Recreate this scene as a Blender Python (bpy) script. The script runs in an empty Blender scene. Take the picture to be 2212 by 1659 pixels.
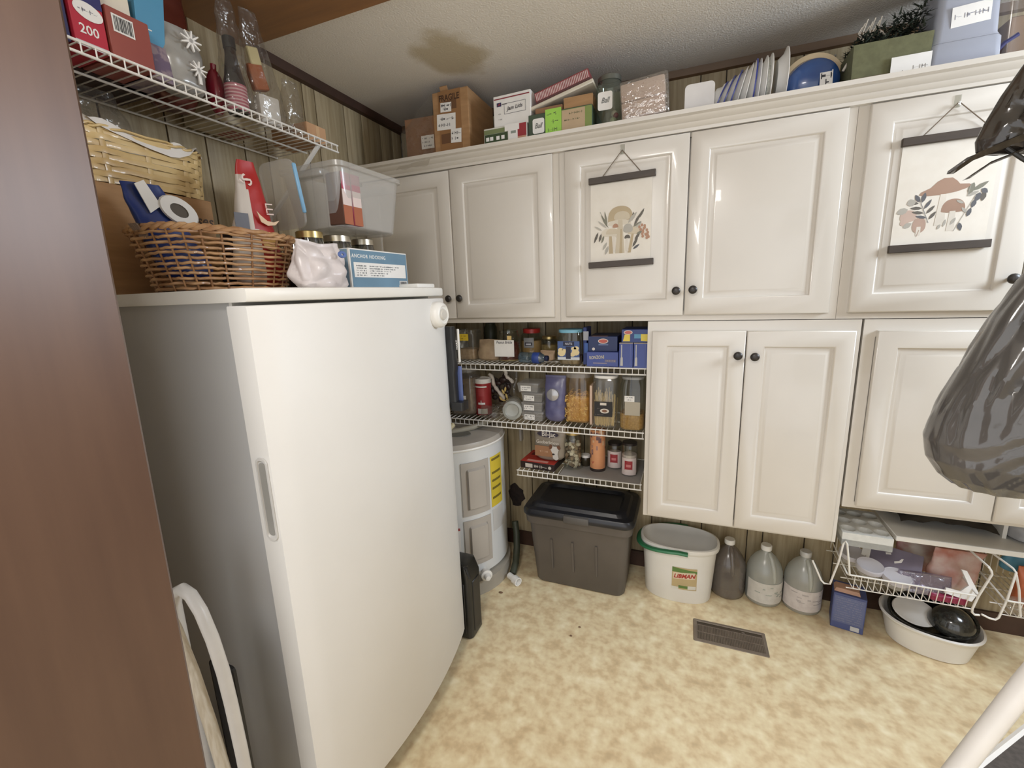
import bpy, bmesh, math, random
from math import sin, cos, pi, radians
from mathutils import Vector, Matrix, noise

SC = bpy.context.scene
COL = SC.collection
rng = random.Random(7)

# ------------------------------------------------------------------ camera
def make_camera():
    pitch, yaw, roll = radians(11.526), radians(21.831), radians(-2.0467)
    cy, sy, cp, sp = cos(yaw), sin(yaw), cos(pitch), sin(pitch)
    f = Vector((-sy*cp, cy*cp, -sp)); r = Vector((cy, sy, 0)); u = r.cross(f)
    r2 = cos(roll)*r + sin(roll)*u
    u2 = -sin(roll)*r + cos(roll)*u
    cam = bpy.data.cameras.new('camera'); o = bpy.data.objects.new('camera', cam)
    m = Matrix((r2, u2, -f)).transposed().to_4x4(); m.translation = Vector((0, 0, 1.456))
    o.matrix_world = m
    cam.sensor_fit = 'HORIZONTAL'; cam.sensor_width = 36.0
    cam.lens = 950.4/2212*36.0
    cam.clip_start = 0.02
    COL.objects.link(o); SC.camera = o
make_camera()

# ------------------------------------------------------------------ light
SC.view_settings.view_transform = 'Standard'
SC.view_settings.look = 'None'
SC.view_settings.gamma = 1.0
SC.view_settings.exposure = -0.15
SC.view_settings.use_curve_mapping = False
w = bpy.data.worlds.new('world'); SC.world = w; w.use_nodes = True
w.node_tree.nodes['Background'].inputs[0].default_value = (0.97, 0.98, 1.0, 1)
w.node_tree.nodes['Background'].inputs[1].default_value = 1.9

def area(name, loc, target, sx, sy, power, color):
    l = bpy.data.lights.new(name, 'AREA'); l.shape = 'RECTANGLE'; l.size = sx; l.size_y = sy
    l.energy = power; l.color = color
    o = bpy.data.objects.new(name, l); o.location = loc
    d = Vector(target) - Vector(loc)
    o.rotation_euler = d.to_track_quat('-Z', 'Y').to_euler()
    COL.objects.link(o); return o
area('ceiling_lamp', (-0.26, -0.33, 2.30), (-0.24, 0.0, 0.0), 0.36, 0.36, 21, (1.0, 0.95, 0.90))
area('window_daylight', (1.86, 1.36, 1.98), (0.5, 1.45, 1.1), 0.50, 0.50, 36, (0.78, 0.88, 1.0))

# ------------------------------------------------------------------ materials
def lin(c):
    def f(v):
        v /= 255.0
        return v/12.92 if v <= 0.04045 else ((v+0.055)/1.055)**2.4
    g = 0.3*c[0]+0.59*c[1]+0.11*c[2]
    c = [v+(g-v)*0.12 for v in c]
    return (f(c[0]), f(c[1]), f(c[2]), 1.0)
MATS = {}
def _new(key):
    m = bpy.data.materials.new(key); m.use_nodes = True
    nt = m.node_tree; b = nt.nodes['Principled BSDF']
    MATS[key] = m
    return m, nt, b
def _coords(nt, scale=(1, 1, 1), rot=(0, 0, 0)):
    tc = nt.nodes.new('ShaderNodeTexCoord'); mp = nt.nodes.new('ShaderNodeMapping')
    mp.inputs['Scale'].default_value = scale; mp.inputs['Rotation'].default_value = rot
    nt.links.new(tc.outputs['Object'], mp.inputs['Vector'])
    return mp.outputs['Vector']
def _noise(nt, vec, scale, detail=3, rough=0.5):
    n = nt.nodes.new('ShaderNodeTexNoise'); n.inputs['Scale'].default_value = scale
    n.inputs['Detail'].default_value = detail; n.inputs['Roughness'].default_value = rough
    nt.links.new(vec, n.inputs['Vector']); return n.outputs['Fac']
def _ramp(nt, fac, stops):
    r = nt.nodes.new('ShaderNodeValToRGB')
    e = r.color_ramp.elements
    e[0].position = stops[0][0]; e[0].color = lin(stops[0][1])
    e[1].position = stops[-1][0]; e[1].color = lin(stops[-1][1])
    for p, c in stops[1:-1]:
        k = e.new(p); k.color = lin(c)
    nt.links.new(fac, r.inputs['Fac']); return r.outputs['Color']
def _bump(nt, b, h, strength, dist=0.002):
    n = nt.nodes.new('ShaderNodeBump'); n.inputs['Strength'].default_value = strength
    n.inputs['Distance'].default_value = dist
    nt.links.new(h, n.inputs['Height']); nt.links.new(n.outputs['Normal'], b.inputs['Normal'])
def mat(key, c=(200, 200, 200), rough=0.5, metal=0.0, c2=None, scale=8.0, stretch=(1, 1, 1), bump=0.0, bscale=None, coat=0.0, spec=0.5, bdist=0.002, lo=0.35, hi=0.65):
    if key in MATS: return MATS[key]
    m, nt, b = _new(key)
    b.inputs['Base Color'].default_value = lin(c)
    b.inputs['Roughness'].default_value = rough; b.inputs['Metallic'].default_value = metal
    b.inputs['Coat Weight'].default_value = coat
    b.inputs['Specular IOR Level'].default_value = spec
    vec = _coords(nt, stretch)
    if c2 is None: c2 = tuple(max(0, int(v*0.94)) for v in c)
    n = _noise(nt, vec, scale, 4)
    nt.links.new(_ramp(nt, n, [(lo, c), (hi, c2)]), b.inputs['Base Color'])
    if bump:
        _bump(nt, b, _noise(nt, vec, bscale or scale*6, 3), bump, bdist)
    return m
def clear(key, tint=(255, 255, 255), gloss=0.12, alpha_rough=0.05, haze=0.0, hazec=(230, 230, 230), bump=0.0, bscale=25):
    """thin clear plastic / glass: see-through with a glossy skin and optional milky haze"""
    if key in MATS: return MATS[key]
    m = bpy.data.materials.new(key); m.use_nodes = True; MATS[key] = m
    nt = m.node_tree; nt.nodes.clear()
    out = nt.nodes.new('ShaderNodeOutputMaterial')
    tr = nt.nodes.new('ShaderNodeBsdfTransparent'); tr.inputs[0].default_value = lin(tint)
    gl = nt.nodes.new('ShaderNodeBsdfGlossy'); gl.inputs['Roughness'].default_value = alpha_rough
    gl.inputs[0].default_value = (0.9, 0.9, 0.9, 1)
    df = nt.nodes.new('ShaderNodeBsdfDiffuse'); df.inputs[0].default_value = lin(hazec)
    lw = nt.nodes.new('ShaderNodeLayerWeight'); lw.inputs['Blend'].default_value = 0.35
    ma = nt.nodes.new('ShaderNodeMath'); ma.operation = 'MULTIPLY_ADD'
    ma.inputs[1].default_value = 0.30; ma.inputs[2].default_value = gloss
    nt.links.new(lw.outputs['Facing'], ma.inputs[0])
    m1 = nt.nodes.new('ShaderNodeMixShader'); m1.inputs[0].default_value = haze
    nt.links.new(tr.outputs[0], m1.inputs[1]); nt.links.new(df.outputs[0], m1.inputs[2])
    m2 = nt.nodes.new('ShaderNodeMixShader')
    nt.links.new(ma.outputs[0], m2.inputs[0]); nt.links.new(m1.outputs[0], m2.inputs[1]); nt.links.new(gl.outputs[0], m2.inputs[2])
    nt.links.new(m2.outputs[0], out.inputs[0])
    if bump:
        vec = _coords(nt); h = _noise(nt, vec, bscale, 3)
        bn = nt.nodes.new('ShaderNodeBump'); bn.inputs['Strength'].default_value = bump; bn.inputs['Distance'].default_value = 0.01
        nt.links.new(h, bn.inputs['Height']); nt.links.new(bn.outputs['Normal'], gl.inputs['Normal'])
    return m
def flat(c, rough=0.55):
    return mat('print_%d_%d_%d' % tuple(c), c, rough)

# ------------------------------------------------------------------ mesh builder
FACE = {
    'F': Matrix(((1, 0, 0, 0), (0, 0, -1, 0), (0, 1, 0, 0), (0, 0, 0, 1))),   # faces -Y: x right, y up
    'E': Matrix(((0, 0, 1, 0), (1, 0, 0, 0), (0, 1, 0, 0), (0, 0, 0, 1))),    # faces +X
    'T': Matrix.Identity(4),                                                   # faces +Z
}
def at(face, x, y, z):
    return Matrix.Translation((x, y, z)) @ FACE[face]
def RZ(a): return Matrix.Rotation(radians(a), 4, 'Z')
def RX(a): return Matrix.Rotation(radians(a), 4, 'X')
def RY(a): return Matrix.Rotation(radians(a), 4, 'Y')
def TR(x, y, z): return Matrix.Translation((x, y, z))

class MB:
    def __init__(s, M=None):
        s.V = []; s.F = []; s.S = []; s.I = []; s.M = M or Matrix.Identity(4); s.mi = 0
    def add(s, vs, fs, smooth=False):
        o = len(s.V); M = s.M
        s.V.extend([tuple(M @ Vector(v)) for v in vs])
        for f in fs:
            s.F.append([i+o for i in f]); s.S.append(smooth); s.I.append(s.mi)
        return s
    def box(s, x0, x1, y0, y1, z0, z1):
        v = [(x0,y0,z0),(x1,y0,z0),(x1,y1,z0),(x0,y1,z0),(x0,y0,z1),(x1,y0,z1),(x1,y1,z1),(x0,y1,z1)]
        return s.add(v, [(3,2,1,0),(4,5,6,7),(0,1,5,4),(1,2,6,5),(2,3,7,6),(3,0,4,7)])
    def taper(s, b, t, z0, z1):
        """frustum: b and t are (x0,x1,y0,y1)"""
        v = [(b[0],b[2],z0),(b[1],b[2],z0),(b[1],b[3],z0),(b[0],b[3],z0),(t[0],t[2],z1),(t[1],t[2],z1),(t[1],t[3],z1),(t[0],t[3],z1)]
        return s.add(v, [(3,2,1,0),(4,5,6,7),(0,1,5,4),(1,2,6,5),(2,3,7,6),(3,0,4,7)])
    def rbox(s, x0, x1, y0, y1, z0, z1, r=0.004, seg=2):
        bm = bmesh.new(); bmesh.ops.create_cube(bm, size=1.0)
        for v in bm.verts:
            v.co = Vector(((x0+x1)/2+v.co.x*(x1-x0), (y0+y1)/2+v.co.y*(y1-y0), (z0+z1)/2+v.co.z*(z1-z0)))
        bmesh.ops.bevel(bm, geom=list(bm.edges), offset=r, segments=seg, affect='EDGES', profile=0.5)
        bm.verts.index_update()
        s.add([v.co.copy() for v in bm.verts], [[v.index for v in f.verts] for f in bm.faces], True)
        bm.free(); return s
    def loops(s, rings, closed=True, cap0=False, cap1=False, smooth=True):
        n = len(rings[0]); V = [p for r in rings for p in r]; F = []
        for k in range(len(rings)-1):
            for i in range(n if closed else n-1):
                j = (i+1) % n
                F.append((k*n+i, k*n+j, (k+1)*n+j, (k+1)*n+i))
        if cap0: F.append(tuple(range(n-1, -1, -1)))
        if cap1: F.append(tuple((len(rings)-1)*n+i for i in range(n)))
        return s.add(V, F, smooth)
    def lathe(s, prof, n=24, cx=0, cy=0, sx=1, sy=1, cap0=True, cap1=True, ex=2.0):
        def P(r, a, z):
            c, d = cos(a), sin(a)
            if ex != 2.0:
                c = math.copysign(abs(c)**(2/ex), c); d = math.copysign(abs(d)**(2/ex), d)
            return (cx+r*sx*c, cy+r*sy*d, z)
        R = [[P(r, 2*pi*i/n, z) for i in range(n)] for r, z in prof]
        return s.loops(R, True, cap0, cap1)
    def tube(s, pts, r, n=8, closed=False, ry=None):
        pts = [Vector(p) for p in pts]; m = len(pts); R = []
        up = None
        for i, p in enumerate(pts):
            a = pts[(i-1) % m] if (closed or i > 0) else p
            b = pts[(i+1) % m] if (closed or i < m-1) else p
            t = (b-a).normalized()
            if up is None:
                ref = Vector((0, 0, 1)) if abs(t.z) < 0.9 else Vector((1, 0, 0))
                up = (ref - t*ref.dot(t)).normalized()
            else:
                up = (up - t*up.dot(t))
                up = up.normalized() if up.length > 1e-6 else Vector((0, 0, 1))
            sd = t.cross(up)
            rr = r[i] if isinstance(r, (list, tuple)) else r
            q = ry if ry else rr
            R.append([tuple(p + up*(rr*cos(2*pi*k/n)) + sd*(q*sin(2*pi*k/n))) for k in range(n)])
        if closed: R.append(R[0]); return s.loops(R, True)
        return s.loops(R, True, True, True)
    def prism(s, poly, z0, z1):
        n = len(poly)
        v = [(x, y, z0) for x, y in poly]+[(x, y, z1) for x, y in poly]
        f = [tuple(range(n-1, -1, -1)), tuple(range(n, 2*n))]+[(i, (i+1) % n, n+(i+1) % n, n+i) for i in range(n)]
        return s.add(v, f)
    def grid(s, fn, nu, nv, smooth=True):
        V = [fn(i/nu, j/nv) for j in range(nv+1) for i in range(nu+1)]
        F = [(j*(nu+1)+i, j*(nu+1)+i+1, (j+1)*(nu+1)+i+1, (j+1)*(nu+1)+i) for j in range(nv) for i in range(nu)]
        return s.add(V, F, smooth)
    def ball(s, x, y, z, rx, ry=None, rz=None, n=12, m=8):
        ry = ry or rx; rz = rz or rx
        R = [[(x+rx*sin(pi*j/m)*cos(2*pi*i/n), y+ry*sin(pi*j/m)*sin(2*pi*i/n), z-rz*cos(pi*j/m)) for i in range(n)] for j in range(1, m)]
        return s.loops(R, True, True, True)
    def arc(s, r, z0, z1, a0, a1, n=10, cx=0, cy=0, sx=1, sy=1, t=0.0008):
        """curved label patch wrapped round a cylinder, angles in degrees (0 = +X)"""
        A = [radians(a0+(a1-a0)*i/n) for i in range(n+1)]
        R = [[(cx+q*sx*cos(a), cy+q*sy*sin(a), z) for a in A] for q, z in ((r, z0), (r+t, z0), (r+t, z1), (r, z1))]
        return s.loops(R, False)
    def build(s, name, mats, parent=None, kind=None, weld=False):
        me = bpy.data.meshes.new(name); me.from_pydata(s.V, [], s.F)
        if not isinstance(mats, (list, tuple)): mats = [mats]
        for m in mats: me.materials.append(m)
        me.polygons.foreach_set('use_smooth', s.S); me.polygons.foreach_set('material_index', s.I)
        bm = bmesh.new(); bm.from_mesh(me)
        bmesh.ops.recalc_face_normals(bm, faces=list(bm.faces)); bm.to_mesh(me); bm.free()
        me.set_sharp_from_angle(angle=radians(40)); me.update()
        return link(name, me, parent, kind)
def link(name, me, parent=None, kind=None):
    o = bpy.data.objects.new(name, me); COL.objects.link(o)
    if parent: o.parent = parent
    if kind: o['kind'] = kind
    return o
def tag(o, label, cat, group=None):
    o['label'] = label; o['category'] = cat
    if group: o['group'] = group
    return o
def thing(name, label, cat, loc=(0, 0, 0), rz=0, group=None):
    o = bpy.data.objects.new(name, None); o.empty_display_size = 0.05; COL.objects.link(o)
    o.location = loc; o.rotation_euler = (0, 0, radians(rz))
    return tag(o, label, cat, group)
def struct(mb, name, m, parent=None, kind='structure'):
    return mb.build(name, m, parent, None if parent else kind)
def copy_tree(o, parent=None):
    c = o.copy(); COL.objects.link(c)
    if parent: c.parent = parent
    for ch in list(o.children): copy_tree(ch, c)
    return c
def txt(parent, body, size, M, m, align='CENTER', sx=1.0, shear=0.0, name='lettering', t=0.0003, sp=1.0, bold=0.012):
    cu = bpy.data.curves.new(name, 'FONT'); cu.body = body; cu.size = size; cu.align_x = align; cu.align_y = 'CENTER'
    cu.resolution_u = 2; cu.extrude = t; cu.offset = size*bold; cu.shear = shear; cu.space_character = sp
    tmp = bpy.data.objects.new(name, cu)
    me = bpy.data.meshes.new_from_object(tmp); bpy.data.objects.remove(tmp)
    me.transform(M @ Matrix.Diagonal((sx, 1, 1, 1)))
    me.materials.clear(); me.materials.append(m)
    return link(name, me, parent)
def scrib(mb, x0, x1, y, h, seed=0, z=0.0006, th=None):
    """a line of handwriting / fine print too small to read: short strokes"""
    r = random.Random(seed); x = x0; th = th or h*0.16
    while x < x1:
        ww = h*r.uniform(0.35, 0.8)
        if r.random() < 0.18: x += ww; continue
        mb.box(x, min(x1, x+ww), y-th/2+h*r.uniform(-.2, .2), y+th/2+h*r.uniform(-.2, .2), 0, z)
        if r.random() < 0.6: mb.box(x, x+th, y-h/2, y+h/2, 0, z)
        x += ww*1.15
def label_plate(parent, M, w, h, m, lines=0, ink=None, seed=1, name='paper_label', t=0.0008, lh=None):
    b = MB(M); b.box(-w/2, w/2, -h/2, h/2, 0, t)
    mats = [m]
    if lines:
        mats.append(ink or flat((60, 60, 66))); b.mi = 1
        for k in range(lines):
            yy = h/2 - h*(k+0.8)/(lines+0.6)
            scrib(b, -w*0.42, w*(0.42 if k % 2 == 0 else 0.2), yy, lh or h/(lines+1)*0.55, seed+k, z=t+0.0005)
    return b.build(name, mats, parent)
def barcode(parent, M, w, h):
    b = MB(M); b.box(-w/2, w/2, -h/2, h/2, 0, 0.0007); b.mi = 1
    r = random.Random(3); x = -w*0.42
    while x < w*0.42:
        bw = w*r.uniform(0.015, 0.05); b.box(x, x+bw, -h*0.4, h*0.4, 0, 0.0012); x += bw+w*r.uniform(0.02, 0.05)
    return b.build('barcode_label', [M_PAPER, flat((50, 50, 52))], parent)
def nz(p, f, k=0): return noise.noise(Vector((p[0]*f+k, p[1]*f+k*1.7, p[2]*f-k)))
def crease(p, f, k=0):
    d = noise.voronoi(Vector((p[0]*f+k, p[1]*f+k*1.3, p[2]*f-k)))[0]
    return min(1.0, (d[1]-d[0])*1.6)-0.5
def pouch(w, d, h, amp=0.006, f=22, seed=0, top=0.006, nu=48, nv=26, lean=(0, 0), pw=2.2, bot=0.55, topw=1.0, cr=0.5):
    """a filled bag standing on its base, crimped flat at the top"""
    b = MB(); R = []
    for j in range(nv+1):
        t = j/nv
        ry = max(top, d/2*(1-t**pw)); rx = w/2*(1+(topw-1)*t)
        if t < 0.12: k = bot+(1-bot)*math.sqrt(t/0.12); rx *= k; ry *= k
        ring = []
        for i in range(nu):
            a = 2*pi*i/nu
            c, s_ = cos(a), sin(a)
            x = rx*math.copysign(abs(c)**0.75, c)+lean[0]*t; y = ry*math.copysign(abs(s_)**0.75, s_)+lean[1]*t; z = h*t
            q = nz((x, y, z), f, seed)*amp*(1-cr)+crease((x, y, z), f*0.9, seed)*amp*1.1*cr
            ring.append((x+c*q, y+s_*q*(0.35+min(1, ry/0.02)*0.65), z+(0 if j == 0 else nz((x, y, z), f*0.7, seed+9)*amp*0.4)))
        R.append(ring)
    b.loops(R, True, True, True); return b
# ------------------------------------------------------------------ shared materials
M_CAB = mat('cabinet_paint', (214, 207, 196), 0.28, c2=(210, 203, 192), scale=3, coat=0.25)
M_KNOB = mat('black_bronze', (38, 33, 30), 0.38, c2=(52, 46, 42), scale=60)
M_PAPER = mat('white_paper', (236, 233, 228), 0.6, c2=(228, 225, 220), scale=12)
M_WIRE = mat('white_vinyl_wire', (232, 229, 222), 0.35, c2=(222, 218, 210), scale=30)
M_KRAFT = mat('kraft_cardboard', (176, 132, 86), 0.75, c2=(162, 120, 76), scale=9, stretch=(1, 1, 6))
M_KRAFT2 = mat('brown_cardboard', (150, 106, 72), 0.75, c2=(134, 94, 64), scale=9)
M_WHITEP = mat('white_plastic', (232, 230, 224), 0.35, c2=(226, 223, 216), scale=5)
M_BLACKP = mat('black_plastic', (26, 26, 27), 0.38, c2=(34, 34, 34), scale=14)
M_METAL = mat('tin_lid', (196, 188, 170), 0.3, 0.9, c2=(176, 168, 150), scale=20)
M_GOLD = mat('brass_lid', (196, 172, 110), 0.3, 0.85, c2=(176, 150, 92), scale=20)
M_GLASS = clear('clear_glass', (236, 240, 236), 0.06, 0.04)
M_GREENGLASS = clear('pale_green_glass', (222, 232, 224), 0.08, 0.04, haze=0.10, hazec=(150, 170, 156))
M_CLEARP = clear('clear_plastic', (242, 242, 238), 0.06, 0.12, haze=0.05)
M_FILM = clear('clear_film', (240, 238, 234), 0.03, 0.14, haze=0.03, bump=0.8, bscale=22)
M_MILKY = clear('milky_plastic', (240, 240, 238), 0.04, 0.25, haze=0.22, hazec=(236, 234, 232))
M_JUG = clear('jug_plastic', (236, 238, 234), 0.06, 0.25, haze=0.42, hazec=(214, 216, 208))
M_TRIM = mat('dark_walnut_trim', (74, 48, 36), 0.5, c2=(58, 37, 28), scale=7, stretch=(1, 1, 1))

def floor_material():
    m, nt, b = _new('mottled_vinyl')
    v = _coords(nt)
    n1 = _noise(nt, v, 16, 2.5, 0.55); n2 = _noise(nt, v, 36, 2, 0.5)
    mx = nt.nodes.new('ShaderNodeMath'); mx.operation = 'MULTIPLY_ADD'; mx.inputs[1].default_value = 0.35
    nt.links.new(n2, mx.inputs[0]); 
    m2 = nt.nodes.new('ShaderNodeMath'); m2.operation = 'MULTIPLY'; m2.inputs[1].default_value = 0.65
    nt.links.new(n1, m2.inputs[0]); nt.links.new(m2.outputs[0], mx.inputs[2])
    col = _ramp(nt, mx.outputs[0], [(0.33, (202, 176, 134)), (0.43, (216, 190, 146)), (0.49, (225, 203, 160)), (0.56, (231, 213, 170)), (0.68, (243, 229, 192))])
    nt.links.new(col, b.inputs['Base Color']); b.inputs['Roughness'].default_value = 0.42
    return m
def panel_material(key, c1, c2, c3):
    m, nt, b = _new(key)
    v = _coords(nt, (1, 1, 0.05))
    n1 = _noise(nt, v, 60, 4, 0.6)
    col = _ramp(nt, n1, [(0.3, c1), (0.5, c2), (0.72, c3)])
    nt.links.new(col, b.inputs['Base Color']); b.inputs['Roughness'].default_value = 0.5
    return m
def ceiling_material():
    m, nt, b = _new('textured_ceiling')
    v = _coords(nt)
    # darker tan blotch with a ragged edge, fixed on the ceiling board
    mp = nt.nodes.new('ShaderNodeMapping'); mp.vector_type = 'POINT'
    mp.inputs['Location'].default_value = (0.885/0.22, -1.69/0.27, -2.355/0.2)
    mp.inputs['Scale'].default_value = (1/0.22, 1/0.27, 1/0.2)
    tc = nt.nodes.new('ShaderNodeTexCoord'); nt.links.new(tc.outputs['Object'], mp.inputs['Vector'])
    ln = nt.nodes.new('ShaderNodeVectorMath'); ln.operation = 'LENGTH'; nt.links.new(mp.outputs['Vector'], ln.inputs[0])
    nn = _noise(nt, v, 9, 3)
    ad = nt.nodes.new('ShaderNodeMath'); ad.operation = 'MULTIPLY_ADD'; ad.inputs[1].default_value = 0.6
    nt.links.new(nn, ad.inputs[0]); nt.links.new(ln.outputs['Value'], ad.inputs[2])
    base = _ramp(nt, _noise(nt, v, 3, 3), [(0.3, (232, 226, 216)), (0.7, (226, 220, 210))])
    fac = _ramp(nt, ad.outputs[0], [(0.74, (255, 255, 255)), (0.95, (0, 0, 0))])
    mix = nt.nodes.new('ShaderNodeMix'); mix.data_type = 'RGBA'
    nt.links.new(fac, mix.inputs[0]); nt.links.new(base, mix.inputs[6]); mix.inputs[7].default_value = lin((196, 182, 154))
    nt.links.new(mix.outputs[2], b.inputs['Base Color']); b.inputs['Roughness'].default_value = 0.8
    _bump(nt, b, _noise(nt, v, 160, 2), 0.5, 0.004)
    return m
def wood_material(key, c1, c2, stretch, rough=0.35, scale=9):
    m, nt, b = _new(key)
    v = _coords(nt, stretch)
    nt.links.new(_ramp(nt, _noise(nt, v, scale, 5, 0.6), [(0.3, c1), (0.7, c2)]), b.inputs['Base Color'])
    b.inputs['Roughness'].default_value = rough
    return m

# ------------------------------------------------------------------ the room
XL, XR, YB, YF, ZC = -1.49, 1.90, 2.223, -1.6, 2.355
M_PANEL = panel_material('olive_wood_panelling', (142, 124, 92), (163, 146, 112), (180, 164, 132))
M_GROOVE = mat('panel_groove', (62, 50, 34), 0.7)
struct(MB().box(XL-0.1, XR+0.1, YF, YB+0.1, -0.06, 0.0), 'floor', floor_material())
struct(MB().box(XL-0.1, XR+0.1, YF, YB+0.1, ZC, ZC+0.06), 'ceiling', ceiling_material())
wl = struct(MB().box(XL-0.08, XL-0.006, 0.30, YB+0.08, 0, ZC), 'wall_left', M_GROOVE)
y = 0.302; k = 0
wid = [0.142, 0.098, 0.205, 0.066, 0.171, 0.118]
while y < YB-0.01:
    y1 = min(YB, y+wid[k % 6]); k += 1
    b = MB(); b.prism([(XL-0.006, y+0.0025), (XL-0.001, y+0.0025), (XL, y+0.004), (XL, y1-0.004), (XL-0.001, y1-0.0025), (XL-0.006, y1-0.0025)], 0.0, ZC)
    struct(b, 'plank', M_PANEL, wl); y = y1
wb = struct(MB().box(XL-0.08, XR+0.08, YB+0.006, YB+0.08, 0, ZC), 'wall_back', M_GROOVE)
x = XL; k = 2
while x < XR-0.01:
    x1 = min(XR, x+wid[k % 6]); k += 1
    b = MB(); b.prism([(x+0.0025, YB+0.006), (x1-0.0025, YB+0.006), (x1-0.0025, YB+0.001), (x1-0.004, YB), (x+0.004, YB), (x+0.0025, YB+0.001)], 0.0, ZC)
    struct(b, 'plank', M_PANEL, wb); x = x1
# rough hole left in the panelling behind the water heater
r = random.Random(4); poly = []
for i in range(22):
    a = 2*pi*i/22; q = 1+0.22*r.uniform(-1, 1)
    poly.append((-0.885+0.052*q*cos(a), 0.308+0.062*q*sin(a)))
b = MB(Matrix(((1, 0, 0, 0), (0, 0, 1, 0), (0, 1, 0, 0), (0, 0, 0, 1)))); b.prism(poly, YB-0.0045, YB-0.0002)
b.build('dark_patch', mat('dark_scuffed_patch', (46, 32, 26), 0.85, c2=(30, 22, 20), scale=40, bump=0.6), wb)['label'] = 'dark brown ragged patch on the panelling beside the water heater'
# side wall with its window, outside the picture, source of the daylight
b = MB(); b.box(XR, XR+0.08, YF, 1.0, 0, ZC); b.box(XR, XR+0.08, 1.72, YB+0.08, 0, ZC); b.box(XR, XR+0.08, 1.0, 1.72, 0, 1.6); b.box(XR, XR+0.08, 1.0, 1.72, 2.28, ZC)
struct(b, 'wall_right', M_PANEL)
b = MB()
for q in ((1.0, 1.04, 1.6, 2.28), (1.68, 1.72, 1.6, 2.28), (1.04, 1.68, 1.6, 1.64), (1.04, 1.68, 2.24, 2.28), (1.04, 1.68, 1.93, 1.95)):
    b.box(XR+0.01, XR+0.06, *q)
struct(b, 'window_1', M_WHITEP)
struct(MB().box(XL-0.08, -1.05, 0.24, 0.30, 0, ZC), 'wall_light_block', mat('cream_light_block', (214, 208, 196), 0.6))  # added, unseen: blocks ambient light on the freezer side; cream bounces some back
struct(MB().box(XL, XR, YB-0.012, YB, 0.0, 0.085), 'baseboard_back', M_TRIM)
struct(MB().box(XL, XL+0.012, 0.4, YB-0.012, 0.0, 0.085), 'baseboard_left', M_TRIM)
b = MB(); b.prism([(XL, ZC), (XL+0.028, ZC), (XL+0.02, ZC-0.03), (XL, ZC-0.034)], -2.21, -1.312)
b.V = [(v[0], -v[2], v[1]) for v in b.V]
struct(b, 'trim_1', M_TRIM)
b = MB(); b.prism([(YB, ZC), (YB-0.024, ZC), (YB-0.016, ZC-0.024), (YB, ZC-0.028)], XL+0.02, XR)
b.V = [(v[2], v[0], v[1]) for v in b.V]
struct(b, 'trim_2', mat('pine_trim', (112, 84, 54), 0.55, c2=(92, 66, 42), scale=8, stretch=(0.3, 1, 1)))
struct(MB().box(XL, XR, 1.0, 1.303, ZC-0.018, ZC), 'trim_3', wood_material('stained_wood_board', (158, 108, 62), (132, 90, 56), (0.25, 3, 1), 0.4))
# brown door standing beside the camera at the left
M_DOOR = wood_material('brown_door_finish', (100, 72, 55), (88, 62, 48), (1, 4, 0.4), 0.36, 5)
# it stands open, parallel to the left wall; its far edge leans a little
b = MB(); q = 0.004
pts = lambda yy: [(-0.700, -0.50), (-0.700, yy-q), (-0.700-q, yy), (-0.735+q, yy), (-0.735, yy-q), (-0.735, -0.50)]
b.loops([[(px_, py_, 0.012) for px_, py_ in pts(0.337)], [(px_, py_, 2.06) for px_, py_ in pts(0.372)]], True, True, True, smooth=False)
struct(b, 'door_1', M_DOOR)

# ------------------------------------------------------------------ cabinets
def panel_door(parent, x0, x1, z0, z1, yf, knob=None, fr=0.062):
    """raised-panel door; yf = its front surface"""
    w, h = x1-x0, z1-z0
    prof = [(0.0, 0.019), (0.0, 0.004), (0.0012, 0.0015), (0.004, 0.0), (fr-0.004, 0.0), (fr, 0.0015), (fr+0.004, 0.0075), (fr+0.011, 0.008), (fr+0.024, 0.002), (fr+0.028, 0.0012)]
    R = []
    for i, d in prof:
        R.append([(x0+i, yf+d, z0+i), (x1-i, yf+d, z0+i), (x1-i, yf+d, z1-i), (x0+i, yf+d, z1-i)])
    b = MB(); b.loops(R, True, True, True, smooth=True)
    d = b.build('door', M_CAB, parent)
    if knob:
        kb = MB(at('F', knob[0], yf, knob[1]))
        kb.lathe([(0.006, 0.0), (0.0055, 0.010), (0.011, 0.013), (0.0155, 0.018), (0.0155, 0.022), (0.012, 0.026), (0.006, 0.0275), (0.0, 0.028)], 20, cap1=False)
        kb.build('knob', M_KNOB, d)
    return d
def carcass(parent, x0, x1, z0, z1, fz0, fz1, lst=0.045, rst=0.045, mid=None):
    b = MB(); b.box(x0, x1, 1.87, YB, z0, z1); b.build('cabinet_body', M_CAB, parent)
    b = MB(); yf0, yf1 = 1.868, 1.8705
    b.box(x0, x0+lst, 1.858, 1.87, z0, z1); b.box(x1-rst, x1, 1.858, 1.87, z0, z1)
    b.box(x0+lst, x1-rst, 1.858, 1.87, z0, fz0); b.box(x0+lst, x1-rst, 1.858, 1.87, fz1, z1)
    b.build('face_frame', M_CAB, parent)
DF = 1.840
def uplab(s): return s
t = thing('wall_cabinet', 'white upper wall cabinet with two plain raised-panel doors behind the freezer', 'cabinet', (0, 0, 0))
carcass(t, -1.486, -0.507, 1.332, 2.03, 1.37, 1.99)
panel_door(t, -1.452, -1.0045, 1.354, 1.999, DF, (-1.032, 1.446))
panel_door(t, -1.0005, -0.532, 1.354, 2.002, DF, (-0.975, 1.446))
t = thing('wall_cabinet', 'white upper wall cabinet whose left door carries the smaller mushroom print', 'cabinet')
carcass(t, -0.506, 0.482, 1.332, 2.03, 1.37, 1.99)
panel_door(t, -0.480, -0.0165, 1.354, 2.001, DF, (-0.044, 1.447))
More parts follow.
